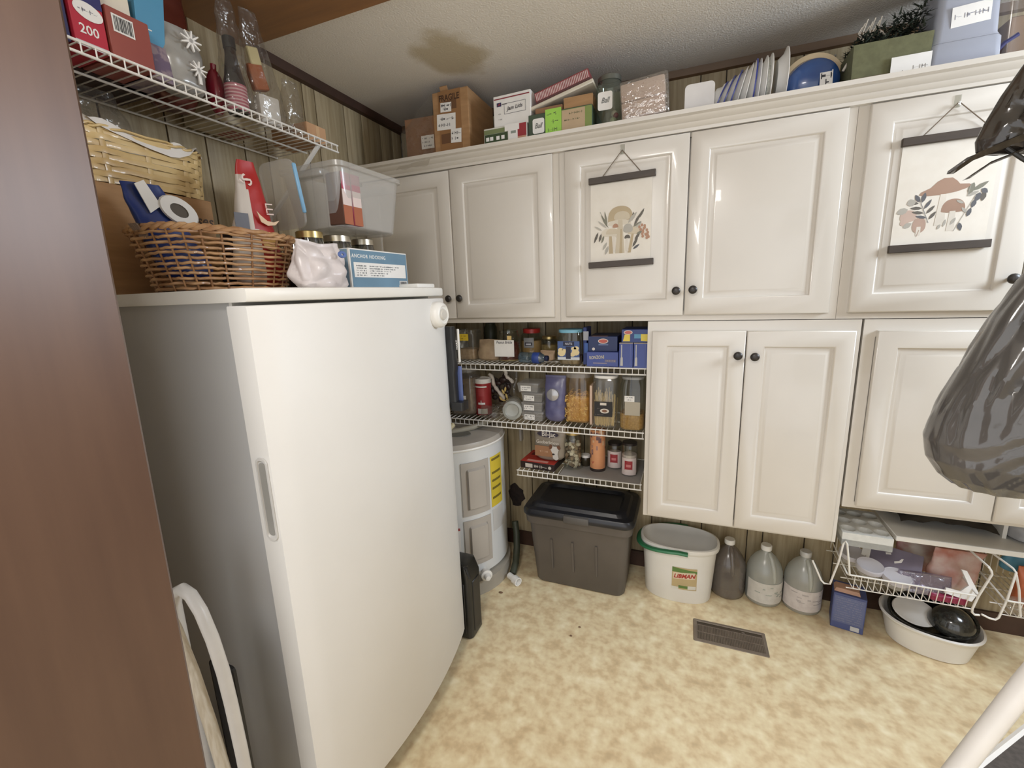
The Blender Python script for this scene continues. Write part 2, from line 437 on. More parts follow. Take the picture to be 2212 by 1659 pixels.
panel_door(t, -0.0125, 0.456, 1.354, 2.001, DF, (0.015, 1.449))
t = thing('wall_cabinet', 'white upper wall cabinet at the right, mushroom print and grey bag before it', 'cabinet')
carcass(t, 0.483, 1.44, 1.332, 2.03, 1.37, 1.99)
panel_door(t, 0.512, 0.9375, 1.354, 2.001, DF, (0.911, 1.449))
panel_door(t, 0.9415, 1.41, 1.354, 2.001, DF)
t = thing('wall_cabinet', 'white lower wall cabinet hung between the wire pantry shelves and the grey bag', 'cabinet')
carcass(t, -0.146, 0.560, 0.486, 1.3295, 0.52, 1.27, 0.03, 0.03)
panel_door(t, -0.128, 0.207, 0.497, 1.292, DF, (0.182, 1.201), 0.058)
panel_door(t, 0.2105, 0.545, 0.497, 1.292, DF, (0.238, 1.198), 0.058)
t = thing('wall_cabinet', 'white lower wall cabinet behind the large grey bag, above the wire baskets', 'cabinet')
carcass(t, 0.567, 1.40, 0.636, 1.3295, 0.66, 1.27, 0.035, 0.035)
panel_door(t, 0.604, 0.978, 0.650, 1.292, DF, None, 0.058)
panel_door(t, 0.982, 1.37, 0.650, 1.292, DF, None, 0.058)
# crown moulding along the top of the upper cabinets
prof = [(1.858, 2.004), (1.838, 2.004), (1.836, 2.014), (1.826, 2.020), (1.822, 2.028), (1.806, 2.034), (1.800, 2.043), (1.786, 2.047), (1.783, 2.060), (1.858, 2.060)]
b = MB(); b.prism(prof, XL+0.002, 1.44); b.V = [(v[2], v[0], v[1]) for v in b.V]
struct(b, 'trim_4', M_CAB)
# cabinet top board on which the stored things stand
TOP = 2.046
struct(MB().box(XL+0.002, 1.44, 1.8585, YB-0.002, 2.0305, TOP), 'trim_5', M_KRAFT2)

# ------------------------------------------------------------------ the two mushroom prints
WC = {k: flat(v, 0.8) for k, v in dict(tan=(188, 168, 134), tan2=(204, 190, 164), pale=(214, 204, 184), brown=(168, 134, 112), dark=(104, 98, 90), green=(132, 130, 114), grey=(178, 173, 161), rust=(180, 136, 110), cream=(222, 213, 198), slate=(100, 100, 104), rose=(184, 154, 136), rose2=(200, 174, 158)).items()}
WK = list(WC)
M_BAR = wood_material('dark_wood_bar', (72, 60, 50), (58, 48, 40), (1, 1, 3), 0.5, 10)
M_CANVAS = mat('canvas_paper', (226, 219, 206), 0.7, c2=(222, 214, 200), scale=25)
class Art:
    def __init__(s, M): s.b = MB(M); s.z = 0.0006
    def poly(s, col, pts):
        s.b.mi = WK.index(col); s.b.prism(pts, s.z-0.0003, s.z); s.z += 0.000012
    def cap(s, col, cx, cy, w, h, dip=0.1, p=0.75):
        P = [(cx+w/2*cos(a), cy+h*abs(sin(a))**p) for a in [pi*i/16 for i in range(17)]]
        P += [(cx-w/2*cos(a), cy-h*dip*sin(a)) for a in [pi*i/8 for i in range(1, 8)]]
        s.poly(col, P)
    def stem(s, col, x, y0, y1, w0, w1, bend=0.0):
        s.poly(col, [(x-w0/2, y0), (x+w0/2, y0), (x+bend+w1/2, y1), (x+bend-w1/2, y1)])
    def leaf(s, col, x, y, ln, wd, ang):
        a = radians(ang); c, d = cos(a), sin(a)
        P = [(0, 0), (.25, .8), (.55, 1), (.85, .5), (1, 0), (.85, -.5), (.55, -1), (.25, -.8)]
        s.poly(col, [(x+u*ln*c-v*wd/2*d, y+u*ln*d+v*wd/2*c) for u, v in P])
    def twig(s, col, x0, y0, x1, y1, w=0.0012):
        a = math.atan2(y1-y0, x1-x0); nx, ny = -sin(a)*w/2, cos(a)*w/2
        s.poly(col, [(x0+nx, y0+ny), (x0-nx, y0-ny), (x1-nx, y1-ny), (x1+nx, y1+ny)])
    def done(s, parent, name='mushroom_drawing'):
        return s.b.build(name, [WC[k] for k in WK], parent)
def print_frame(label, x0, x1, ztop, zbot, xh, zh, xs0, xs1, tilt):
    t = thing('hanging_print', label, 'wall print')
    xc = (x0+x1)/2; w = x1-x0; yf = DF-0.0025
    for nm, z, dz in (('top_bar', ztop, tilt), ('bottom_bar', zbot, tilt*0.7)):
        b = MB(TR(xc, 0, z) @ RY(-dz)); b.rbox(-w/2, w/2, yf-0.013, yf, -0.012, 0.012, 0.0015, 1); b.build(nm, M_BAR, t)
    sh = MB(); sh.box(x0+0.006, x1-0.012, yf-0.0005, yf+0.0003, zbot, ztop); sh.build('print_sheet', M_CANVAS, t)
    c = MB()
    for xs in (xs0, xs1): c.tube([(xs, yf-0.004, ztop+0.012), (xh, DF-0.012, zh)], 0.0016, 6)
    c.build('hanging_cord', mat('cord', (120, 104, 86), 0.8), t)
    hk = MB(); hk.rbox(xh-0.008, xh+0.008, DF-0.003, DF-0.0002, zh-0.012, zh+0.022, 0.001, 1); hk.tube([(xh, DF-0.004, zh-0.008), (xh, DF-0.014, zh-0.008), (xh, DF-0.016, zh)], 0.0025, 6)
    hk.build('adhesive_hook', M_CLEARP, t)
    return t, yf
t, yf = print_frame('hanging canvas print of pale tan mushrooms on the middle upper cabinet door', -0.380, -0.130, 1.877, 1.560, -0.253, 1.972, -0.326, -0.183, 1.2)
A = Art(at('F', -0.258, yf-0.0005, 1.60))
A.cap('tan', 0.0, 0.118, 0.094, 0.058, -0.1, 0.6); A.cap('tan2', 0.006, 0.130, 0.06, 0.026, 0.3); A.cap('pale', -0.002, 0.106, 0.088, 0.02, 0.0)
A.stem('tan2', 0.0, 0.0, 0.125, 0.036, 0.016); A.stem('tan', 0.004, 0.0, 0.09, 0.012, 0.006)
A.cap('pale', -0.044, 0.058, 0.062, 0.038, -0.2, 0.6); A.cap('tan2', -0.03, 0.075, 0.05, 0.02, 0.1)
A.stem('tan', -0.034, 0.0, 0.066, 0.016, 0.010, -0.003); A.stem('cream', -0.022, 0.004, 0.064, 0.010, 0.008)
A.cap('rust', -0.018, 0.098, 0.022, 0.014); A.cap('tan2', 0.052, 0.072, 0.044, 0.024, 0.2); A.stem('tan', 0.036, 0.0, 0.07, 0.012, 0.009, 0.012)
A.cap('dark', 0.028, 0.054, 0.022, 0.013); A.stem('cream', 0.028, 0.006, 0.054, 0.010, 0.008); A.cap('grey', 0.030, 0.084, 0.036, 0.024, 0.4)
for x, y, l, w_, a, c in ((-.048, .10, .055, .009, 118, 'green'), (-.050, .102, .06, .008, 100, 'green'), (-.052, .098, .045, .008, 140, 'grey'), (-.07, .09, .035, .007, 150, 'grey'), (-.085, .085, .045, .010, 248, 'dark'), (-.073, .078, .032, .010, 255, 'dark'), (-.062, .07, .03, .009, 250, 'green'), (-.045, .03, .035, .012, 250, 'grey'), (-.05, .045, .035, .010, 240, 'grey'),
                        (.052, .098, .05, .010, 62, 'dark'), (.068, .122, .042, .009, 60, 'dark'), (.05, .095, .035, .008, 30, 'green'), (.045, .12, .03, .008, 80, 'dark'), (.058, .09, .03, .008, 40, 'grey'), (.03, .11, .05, .014, 50, 'grey'), (.048, .02, .04, .010, 60, 'dark'), (.056, .045, .035, .010, 55, 'dark'), (.05, .012, .03, .009, 35, 'slate'), (.062, .068, .025, .009, 20, 'green')):
    A.leaf(c, x, y, l, w_, a)
for i in range(16): A.cap('rust', .082+.012*sin(i*2.3)+.0012*i, .098-.0032*i, .009, .006, 0.8)
A.twig('green', -.045, .098, -.078, .16); A.twig('green', .05, .095, .088, .15); A.twig('rust', .075, .095, .104, .045)
A.done(t)
t, yf = print_frame('hanging canvas print of rust-brown mushrooms with dark sprigs on the right upper cabinet door', 0.597, 0.848, 1.875, 1.556, 0.721, 1.966, 0.650, 0.804, 1.0)
A = Art(at('F', 0.722, yf-0.0005, 1.59))
A.poly('brown', [(-.062, .124), (-.058, .132), (-.035, .143), (-.02, .160), (-.006, .168), (.014, .168), (.026, .158), (.034, .148), (.056, .146), (.062, .141), (.05, .133), (.028, .126), (-.01, .120), (-.045, .120)])
A.stem('cream', -.002, .03, .122, .026, .014); A.cap('brown', .026, .070, .058, .036, 0.12); A.stem('cream', .026, .012, .07, .02, .014)
A.cap('rose', -.052, .03, .034, .028, 0.7); A.stem('cream', -.052, .004, .03, .012, .010); A.cap('rose2', -.082, .058, .042, .024, 0.5); A.cap('rose2', -.09, .042, .022, .014, 0.5)
for x, y, l, w_, a, c in ((-.058, .104, .026, .012, 120, 'slate'), (-.06, .10, .026, .010, 170, 'dark'), (-.052, .102, .03, .012, 80, 'slate'), (-.05, .085, .03, .010, 175, 'dark'), (-.045, .082, .032, .009, 60, 'slate'), (-.044, .07, .032, .010, 170, 'dark'), (-.038, .068, .03, .009, 50, 'dark'), (-.036, .055, .03, .009, 165, 'slate'), (-.03, .05, .028, .009, 55, 'dark'), (-.09, .10, .024, .022, 20, 'grey'), (-.085, .085, .03, .02, 200, 'grey'), (-.092, .03, .024, .016, 30, 'grey'),
                        (.058, .115, .034, .016, 75, 'green'), (.066, .124, .042, .012, 35, 'green'), (.055, .11, .03, .010, 25, 'grey'), (.084, .118, .026, .016, 255, 'slate'), (.094, .12, .028, .014, 265, 'dark'), (.086, .128, .02, .014, 320, 'slate'), (.07, .075, .026, .012, 75, 'slate'), (.062, .05, .026, .011, 75, 'slate'), (.045, .035, .026, .012, 285, 'slate'), (.036, .05, .024, .009, 240, 'grey'), (.06, .062, .022, .008, 130, 'grey'), (.05, .09, .022, .008, 150, 'grey'), (.008, .025, .022, .007, 80, 'grey'), (-.005, .018, .016, .007, 70, 'grey')):
    A.leaf(c, x, y, l, w_, a)
A.twig('slate', -.03, .04, -.058, .11); A.twig('grey', .035, .01, .075, .11); A.twig('grey', .056, .112, .06, .145); A.twig('rose', -.055, 0.0, -.05, .02)
A.done(t)
# ------------------------------------------------------------------ wire shelves
def wire_shelf(label, x0, x1, zd, yfront, yback, axis='x', step=0.0254, lip=0.026, group=None):
    """ventilated shelf: deck wires run front to back and turn down over the front lip"""
    t = thing('wire_shelf', label, 'shelf')
    T = (lambda p: p) if axis == 'x' else (lambda p: (-p[1], p[0], p[2]))
    rails = [('front_rail', yfront, zd), ('lip_rail', yfront, zd-lip), ('middle_rail', (yfront+yback)/2, zd-0.004), ('back_rail', yback, zd-0.002)]
    for nm, yy, zz in rails:
        b = MB(); b.tube([T((x0, yy, zz)), T((x1, yy, zz))], 0.0032, 8); b.build(nm, M_WIRE, t)
    b = MB(); n = int((x1-x0)/step)
    for i in range(n+1):
        xx = x0+0.006+(x1-x0-0.012)*i/n
        b.tube([T((xx, yback, zd+0.001)), T((xx, yfront+0.002, zd+0.001)), T((xx, yfront-0.001, zd-0.001)), T((xx, yfront-0.001, zd-lip))], 0.0017, 5)
    b.build('deck_wires', M_WIRE, t, 'stuff'); return t
wire_shelf('top white wire pantry shelf holding nut jars and blue pasta boxes', -1.44, -0.151, 1.129, 1.90, 2.212)
wire_shelf('middle white wire pantry shelf holding tall pasta jars', -1.44, -0.154, 0.846, 1.90, 2.212)
wire_shelf('short bottom white wire pantry shelf above the grey tote', -0.752, -0.158, 0.606, 1.90, 2.212)
Z1, Z2, Z3 = 1.1325, 0.8495, 0.6095

def cyl_jar(name, label, cat, loc, r, h, body, lid=None, lid_h=0.014, neck=None, shoulder=0.03, content=None, fill=0.7, sq=2.0, group=None, lidr=None, rz=0, n=28):
    t = thing(name, label, cat, loc, rz, group)
    nk = neck or r*0.75; hb = h-(lid_h*0.4 if lid else 0)
    prof = [(r*0.86, 0.0), (r*0.97, 0.004), (r, 0.012), (r, hb-shoulder-0.008), (r*0.97, hb-shoulder*0.75), (nk+0.12*(r-nk), hb-shoulder*0.3), (nk, hb-shoulder*0.1), (nk, hb)]
    b = MB(); b.lathe(prof, n, ex=sq, cap1=lid is None and False); b.build('jar_body', body, t)
    if content:
        b = MB(); hc = (hb-shoulder)*fill
        b.lathe([(r*0.84, 0.004), (r*0.95, 0.012), (r*0.955, hc-0.006), (r*0.9, hc), (0.001, hc+0.004)], n, ex=sq, cap1=False); b.build('contents', content, t)
    if lid:
        lr = lidr or nk+0.0025
        b = MB(); b.lathe([(lr, hb-lid_h*0.6), (lr, h-0.002), (lr-0.002, h), (lr*0.5, h+0.0002)], n, ex=2.0 if sq < 3 else 3.0, cap0=False); b.build('lid', lid, t)
    return t
def carton(name, label, cat, x0, x1, y0, y1, z0, z1, m, rz=0, group=None, r=0.0012):
    cx, cy = (x0+x1)/2, (y0+y1)/2
    t = thing(name, label, cat, (cx, cy, z0), rz, group)
    b = MB(); b.rbox(x0-cx, x1-cx, y0-cy, y1-cy, 0, z1-z0, r, 1); b.build('carton', m, t); return t

# ---- top shelf
M_OAT = mat('pale_oats', (206, 176, 138), 0.8, c2=(182, 150, 112), scale=60, bump=0.5)
M_SILVERBAG = mat('silver_foil', (180, 182, 184), 0.3, 0.6, c2=(140, 142, 144), scale=30, bump=0.8, bscale=40)
b = pouch(0.085, 0.08, 0.155, 0.008, 30, 2, pw=3); o = b.build('foil_bag', M_SILVERBAG); o.location = (-1.115, 2.06, Z1); tag(o, 'crumpled silver foil bag at the left end of the top wire shelf', 'bag')
t = cyl_jar('storage_tub', 'square clear tub with a yellow label, half full of grain, top shelf left', 'tub', (-1.045, 2.04, Z1), 0.052, 0.155, M_CLEARP, M_CLEARP, 0.02, 0.048, 0.012, M_OAT, 0.42, 6.0, lidr=0.054)
M_ = at('F', -0.006, -0.0535, 0.118); label_plate(t, M_, 0.052, 0.034, flat((236, 202, 40)), 2, flat((120, 90, 20)), 4, 'yellow_label')
b = MB(TR(-0.96, 2.12, Z1)); b.lathe([(0.03, 0), (0.033, 0.004), (0.033, 0.16), (0.026, 0.17), (0.026, 0.178), (0.02, 0.182)], 20); o = b.build('dark_jar', mat('dark_green_tin', (58, 62, 44), 0.45, c2=(44, 48, 34), scale=20)); tag(o, 'dark green tin behind the brown bag on the top wire shelf', 'tin')
b = pouch(0.125, 0.10, 0.105, 0.009, 22, 5, pw=2.5); o = b.build('brown_bag', mat('tan_bag', (184, 158, 124), 0.6, c2=(160, 134, 104), scale=20, bump=0.7, bscale=30)); o.location = (-0.918, 2.022, Z1); tag(o, 'slumped translucent tan bag between yellow-label tub and white-note jar', 'bag')
M_PNUT = mat('red_brown_nuts', (120, 52, 34), 0.6, c2=(92, 36, 26), scale=50)
t = cyl_jar('glass_jar', 'clear jar of red-brown nuts behind a large white handwritten note', 'jar', (-0.815, 2.012, Z1), 0.054, 0.152, M_GLASS, M_GLASS, 0.014, 0.044, 0.03, M_PNUT, 0.8)
M_ = at('F', -0.002, -0.0565, 0.068); label_plate(t, M_, 0.102, 0.080, M_PAPER, 0, name='note_card'); txt(t, 'Peanut Brittle', 0.019, at('F', -0.002, -0.0577, 0.097), flat((96, 92, 100)), sx=0.78, shear=0.3)
b = MB(at('F', 0.026, -0.0565, 0.122)); b.box(-0.011, 0.011, -0.012, 0.007, 0, 0.001); b.build('tape_tab', flat((230, 196, 120)), t)
b = MB(); b.lathe([(0.0495, 0.004), (0.0505, 0.022), (0.0500, 0.026)], 28, cap0=False, cap1=False); b.build('base_band', mat('amber_syrup', (170, 140, 84), 0.4), t)
M_PBUT = mat('peanut_butter', (196, 156, 98), 0.6, c2=(182, 140, 84), scale=10)
t = cyl_jar('glass_jar', 'round clear jar with a red lid and oval label on the top shelf', 'jar', (-0.742, 2.150, Z1), 0.058, 0.148, M_GLASS, mat('red_lid', (206, 48, 42), 0.35), 0.022, 0.042, 0.035, M_PBUT, 0.85)
b = MB(); b.arc(0.0585, 0.055, 0.105, -115, -62, 10); b.mi = 1; b.arc(0.0588, 0.066, 0.082, -108, -70, 8, t=0.0012); b.mi = 2; b.arc(0.0595, 0.070, 0.077, -102, -76, 8, t=0.0014); b.build('oval_label', [flat((150, 150, 150)), flat((52, 48, 60)), flat((206, 206, 210))], t)
t = cyl_jar('glass_jar', 'small glass jar with a brass lid between the red lid and the blue lid', 'jar', (-0.642, 2.130, Z1), 0.042, 0.112, M_GLASS, M_GOLD, 0.014, 0.034, 0.02, mat('golden_grain', (176, 146, 88), 0.7, c2=(150, 120, 66), scale=60), 0.8)
b = pouch(0.075, 0.05, 0.05, 0.006, 40, 8, pw=3); o = b.build('tan_sachet', mat('tan_sachet', (204, 170, 136), 0.6, bump=0.5, bscale=40)); o.location = (-0.628, 2.05, Z1); tag(o, 'small peach-tan sachet lying before the brass-lid jar', 'packet')
t = thing('water_bottle', 'small clear bottle with a blue label lying on the top wire shelf', 'bottle', (-0.665, 1.945, Z1+0.027), 0)
M_BLUEPET = clear('blue_tinted_plastic', (176, 204, 222), 0.1, 0.06, haze=0.1, hazec=(150, 180, 200))
b = MB(RZ(-8) @ RY(90)); b.lathe([(0.016, -0.075), (0.025, -0.068), (0.026, -0.03), (0.023, -0.022), (0.026, -0.014), (0.026, 0.03), (0.019, 0.05), (0.011, 0.056), (0.011, 0.064)], 20); b.build('bottle_body', M_BLUEPET, t)
b = MB(RZ(-8) @ RY(90)); b.lathe([(0.0268, 0.002), (0.0268, 0.034), (0.0255, 0.036)], 20, cap0=False, cap1=False); b.build('label', mat('royal_blue', (42, 70, 150), 0.4), t)
b = MB(RZ(-8) @ RY(90)); b.lathe([(0.0135, 0.06), (0.0135, 0.074), (0.011, 0.076)], 16); b.build('cap', mat('navy_plastic', (30, 38, 72), 0.4), t)
M_PEANUT = mat('dark_nuts', (120, 92, 58), 0.7, c2=(96, 70, 40), scale=60)
t = cyl_jar('cashew_jar', 'square clear nut jar with a light blue lid and cashew label', 'jar', (-0.488, 1.967, Z1), 0.054, 0.160, M_GLASS, mat('sky_blue_lid', (120, 186, 214), 0.35), 0.014, 0.050, 0.024, mat('cashews', (150, 122, 78), 0.7, c2=(120, 94, 54), scale=70, bump=0.6), 0.3, 4.5, lidr=0.054)
M_ = at('F', 0, -0.0552, 0.064)
b = MB(M_); b.box(-0.050, 0.050, -0.038, 0.046, 0, 0.0008); b.mi = 1; b.box(-0.050, 0.050, -0.038, -0.026, 0.0007, 0.0012)
b.mi = 2
for cx_, cy_, q in ((-.032, -.008, .018), (-.02, .002, .012), (-.036, .006, .012), (.032, -.004, .018), (.024, .012, .012), (.036, .014, .012), (0, -.020, .008), (.018, -.014, .012)):
    b.prism([(cx_+q*cos(a*pi/5), cy_+q*0.8*sin(a*pi/5)) for a in range(10)], 0.0008, 0.0014+0.001*q)
b.mi = 3; b.box(-0.012, 0.010, -0.034, 0.022, 0.0008, 0.0016); b.box(-0.024, 0.026, 0.024, 0.044, 0.0008, 0.0016)
b.build('wrap_label', [flat((66, 92, 148)), flat((206, 210, 214)), flat((226, 204, 150)), flat((34, 38, 66))], t)
txt(t, 'NUTS', 0.013, at('F', 0.001, -0.0570, 0.098), flat((196, 196, 206)))
M_NAVY = mat('navy_carton', (40, 58, 124), 0.4, c2=(46, 66, 134), scale=6); M_ROYAL = mat('royal_carton', (58, 74, 150), 0.4, c2=(64, 82, 156), scale=6)
t = carton('slim_carton', 'slim dark blue upright carton with a pale grey sticker beside the blue-lid jar', 'box', -0.428, -0.412, 1.95, 2.03, Z1, Z1+0.168, M_NAVY, -3)
b = MB(at('F', 0.004, -0.0402, 0.128)); b.box(-0.011, 0.013, -0.018, 0.022, 0, 0.001); b.mi = 1; b.box(-0.006, 0.01, -0.075, -0.03, 0, 0.001); b.build('sticker', [flat((170, 172, 180)), flat((70, 110, 190))], t)
t = carton('pasta_box', 'blue pasta carton lying flat lettered RONZONI, second box on top', 'box', -0.405, -0.268, 1.905, 2.10, Z1, Z1+0.064, M_ROYAL, 0)
txt(t, 'RONZONI', 0.021, at('F', -0.024, -0.0977, 0.040) @ Matrix.Rotation(radians(4), 4, 'Z'), flat((206, 196, 160)), sx=0.66)
b = MB(at('F', 0.035, -0.0977, 0.026)); b.box(-0.024, 0.024, -0.006, 0.006, 0, 0.001); b.mi = 1; b.box(-0.075, -0.015, -0.0115, -0.0095, 0, 0.001); scrib(b, -0.02, 0.02, 0, 0.006, 3, 0.0014); b.build('print_blocks', [flat((112, 112, 146)), flat((196, 176, 160))], t)
t = carton('pasta_box', 'dark navy pasta carton with red oval badge, on the flat blue box', 'box', -0.402, -0.275, 1.925, 2.10, Z1+0.0645, Z1+0.130, mat('deep_navy_carton', (26, 42, 92), 0.4, c2=(30, 48, 100), scale=6), 0)
b = MB(at('F', 0.002, -0.0877, 0.045)); b.lathe([(0.022, 0), (0.022, 0.001), (0, 0.001)], 24, sy=0.5, cap1=False); b.mi = 1; b.lathe([(0.019, 0.001), (0.019, 0.0015), (0, 0.0015)], 24, sy=0.42, cap1=False); b.mi = 2; b.box(-0.02, 0.022, -0.018, -0.013, 0, 0.001)
b.mi = 0; b.lathe([(0.0065, 0), (0.0065, 0.001), (0, 0.001)], 16, cx=-0.042, cy=-0.035, cap1=False); b.build('oval_badge', [flat((226, 216, 206)), flat((206, 96, 84)), flat((110, 130, 176))], t)
b = MB(TR(0, 0, 0.0655)); b.box(-0.05, 0.02, -0.086, -0.06, 0, 0.001); b.build('opened_flap', M_KRAFT2, t)
for i, (x0, x1) in enumerate(((-0.264, -0.207), (-0.204, -0.148))):
    t = carton('spaghetti_box', ('left', 'right')[i]+' one of two upright blue cartons with long spaghetti strand print', 'box', x0, x1, 1.898, 2.03, Z1, Z1+0.106, M_ROYAL, 0)
    b = MB(at('F', 0, -0.0662, 0)); b.box(-0.020, -0.016, 0.02, 0.098, 0, 0.0008)
    b.prism([(-0.023, 0.008), (-0.012, 0.008), (-0.013, 0.042), (-0.018, 0.05), (-0.022, 0.04)], 0, 0.001); b.mi = 1; b.box(0.018, 0.020, 0.01, 0.1, 0, 0.0008); b.mi = 2; b.box(-0.028, 0.028, 0.1035, 0.106, 0, 0.0008)
    b.build('strand_print', [flat((196, 194, 190)), flat((96, 110, 180)), flat((206, 180, 120))], t)
t = carton('lying_carton', 'navy carton with yellow price tags lying across the two upright blue cartons', 'box', -0.255, -0.149, 1.90, 2.05, Z1+0.1065, Z1+0.162, M_NAVY, 0)
b = MB(at('F', 0, -0.0757, 0)); b.mi = 0; b.prism([(-.047, .006), (-.018, .006), (-.018, .034), (-.040, .034)], 0, 0.001); b.prism([(.026, .008), (.0525, .006), (.0525, .036), (.026, .036)], 0, 0.001)
b.mi = 1; b.box(-0.001, 0.026, 0.018, 0.036, 0, 0.001); b.mi = 2; b.lathe([(0.018, 0), (0.018, 0.0012), (0, 0.0012)], 20, cx=-0.026, cy=0.043, sy=0.5, cap1=False); b.mi = 3; b.lathe([(0.015, 0.0012), (0.015, 0.0016), (0, 0.0016)], 20, cx=-0.026, cy=0.043, sy=0.42, cap1=False)
b.build('price_tags', [flat((238, 212, 74)), flat((92, 160, 200)), flat((226, 214, 206)), flat((210, 110, 100))], t)

# ---- middle shelf
t = cyl_jar('plastic_jar', 'large square clear jar with a black and white label, middle shelf far left', 'jar', (-1.062, 2.01, Z2), 0.066, 0.243, M_CLEARP, M_MILKY, 0.02, 0.052, 0.03, mat('brown_flakes', (124, 100, 72), 0.8, c2=(104, 82, 56), scale=60), 0.95, 5.0)
b = MB(at('F', -0.008, -0.0672, 0.115)); b.box(-0.026, 0.026, 0, 0.05, 0, 0.001); b.mi = 1; b.box(-0.02, 0.02, 0.006, 0.024, 0.001, 0.0016); b.mi = 2; b.box(-0.022, 0.036, -0.04, -0.008, 0, 0.001); b.box(-0.02, 0.02, 0.034, 0.044, 0.001, 0.0016); b.mi = 0; scrib(b, -.016, .03, -.022, .008, 5, 0.0016)
b.build('jar_label', [flat((46, 42, 40)), flat((120, 112, 104)), M_PAPER], t)
M_REDCAN = mat('red_canister', (168, 38, 40), 0.45, c2=(158, 34, 38), scale=6)
t = thing('salt_canister', 'red and white paper salt canister on the middle wire shelf', 'canister', (-0.972, 2.02, Z2))
b = MB(); b.lathe([(0.0425, 0), (0.0425, 0.165)], 28); b.build('canister_body', M_REDCAN, t)
b = MB(); b.lathe([(0.0435, 0.165), (0.0435, 0.186), (0.041, 0.188), (0.04, 0.184), (0.0, 0.184)], 28, cap1=False); b.build('top_rim', M_PAPER, t)
b = MB(); b.arc(0.0428, 0.006, 0.034, -110, -40, 10); b.arc(0.0428, 0.145, 0.152, -150, -40, 14); b.arc(0.0428, 0.056, 0.066, -105, -55, 10); b.mi = 1; b.arc(0.0428, 0.10, 0.14, -100, -60, 8); b.build('printed_bands', [M_PAPER, flat((178, 60, 62))], t)
txt(t, '1', 0.03, at('F', 0.006, -0.0436, 0.066), M_PAPER)
# bag of dark chocolate nut clusters
t = thing('chocolate_bag', 'torn clear bag of dark chocolate clusters and yellow nuts, middle shelf', 'bag', (-0.862, 2.10, Z2), 0)
b = MB(RY(-24)); b.M = b.M @ TR(0, 0, 0.0)
M_CHOC = mat('dark_chocolate', (52, 30, 26), 0.4, c2=(36, 22, 20), scale=30)
rr = random.Random(5)
bb = MB(); 
for i in range(26):
    a, h_ = rr.uniform(-.052, .052), rr.uniform(.07, .19)
    bb.ball(a-0.045+0.02*(0.2-h_)*10*0.2, -0.012+rr.uniform(-.02, .012), h_, rr.uniform(.014, .024), .014, rr.uniform(.014, .022), 8, 6)
bb.build('chocolate_clusters', M_CHOC, t, 'stuff')
bb = MB()
for px_, pz_, a in ((-.012, .112, 60), (-.022, .1, 20), (.006, .09, 70), (-.014, .068, 10), (.016, .068, 30), (-.026, .075, 50), (.0, .125, 100)):
    bb.M = TR(px_, -0.045, pz_) @ RY(a); bb.ball(0, 0, 0, .014, .005, .006, 8, 6)
bb.build('yellow_nuts', mat('yellow_nut', (226, 194, 110), 0.5), t, 'stuff')
b = pouch(0.15, 0.075, 0.225, 0.008, 26, 11, lean=(-0.02, 0), pw=2.5); b.build('bag_film', M_FILM, t)
for sgn, xs in ((0, -.088), (1, -.015)):
    pts_ = [(xs+.075*u+.008*sin(u*9), -.05+.006*sin(u*14), .205-.13*u-.02*sgn) for u in [i/10 for i in range(11)]] if sgn == 0 else [(xs+.005+.05*u+.006*sin(u*9), -.045, .235-.075*u) for u in [i/10 for i in range(11)]]
    b = MB(); b.tube(pts_, [0.006+0.005*abs(sin(i*1.3)) for i in range(11)], 8); b.build('white_bag_edge', mat('white_bag_edge', (206, 196, 186), 0.5, bump=0.6, bscale=60), t)
t = thing('lying_jar', 'empty clear jar lying on its side with its base towards the front', 'jar', (-0.792, 1.99, Z2+0.051), 14)
b = MB(RX(90)); b.lathe([(0.030, -0.07), (0.032, -0.05), (0.049, -0.03), (0.050, 0.05), (0.047, 0.066), (0.036, 0.069), (0.03, 0.062), (0.0, 0.060)], 28, cap0=False, cap1=False); b.build('jar_body', M_JUG, t)
b = MB(RX(90)); b.lathe([(0.0485, 0.062), (0.0505, 0.058), (0.0505, 0.052)], 28, cap0=False, cap1=False); b.build('base_ring', clear('jar_base_ring', (206, 204, 196), 0.25, 0.1, haze=0.4, hazec=(206, 202, 192)), t)
b = pouch(0.10, 0.07, 0.06, 0.008, 30, 21, pw=3); o = b.build('film_bag', M_FILM); o.location = (-0.905, 1.955, Z2); tag(o, 'crumpled empty clear film bag in front of the red canister', 'bag')
for k, (dx, zz) in enumerate(((0.004, 0.0), (0.002, 0.047), (0.004, 0.094), (-0.016, 0.141))):
    t = thing('lidded_box', 'small milky box with white label in a stack of four, '+('bottom one', 'second from the bottom', 'third from the bottom', 'topmost')[k], 'container', (-0.682+dx, 2.003, Z2+zz))
    b = MB(); b.taper((-0.047, 0.047, -0.055, 0.055), (-0.052, 0.052, -0.06, 0.06), 0, 0.036); b.build('box_body', M_MILKY, t)
    b = MB(); b.rbox(-0.054, 0.054, -0.062, 0.062, 0.036, 0.046, 0.003, 2); b.build('lid', M_MILKY, t)
    label_plate(t, at('F', -0.014 if k != 3 else -0.01, -0.0612, 0.020), 0.052, 0.026, M_PAPER, 2, None, 30+k, lh=0.007)
t = thing('blue_bag', 'violet-blue bag with a clear round window beside the stacked milky boxes', 'bag', (-0.57, 1.985, Z2))
b = pouch(0.104, 0.08, 0.222, 0.005, 22, 31, pw=4); b.build('bag_body', mat('violet_film', (84, 84, 128), 0.3, c2=(108, 106, 142), scale=14, bump=0.6, bscale=24), t)
b = MB(at('F', -0.002, -0.046, 0.138)); b.lathe([(0.03, 0), (0.028, 0.008), (0.015, 0.013), (0.0, 0.0145)], 24, sy=1.0, cap1=False); b.build('round_window', clear('dome_window', (206, 206, 210), 0.2, 0.08, haze=0.5, hazec=(196, 194, 196)), t)
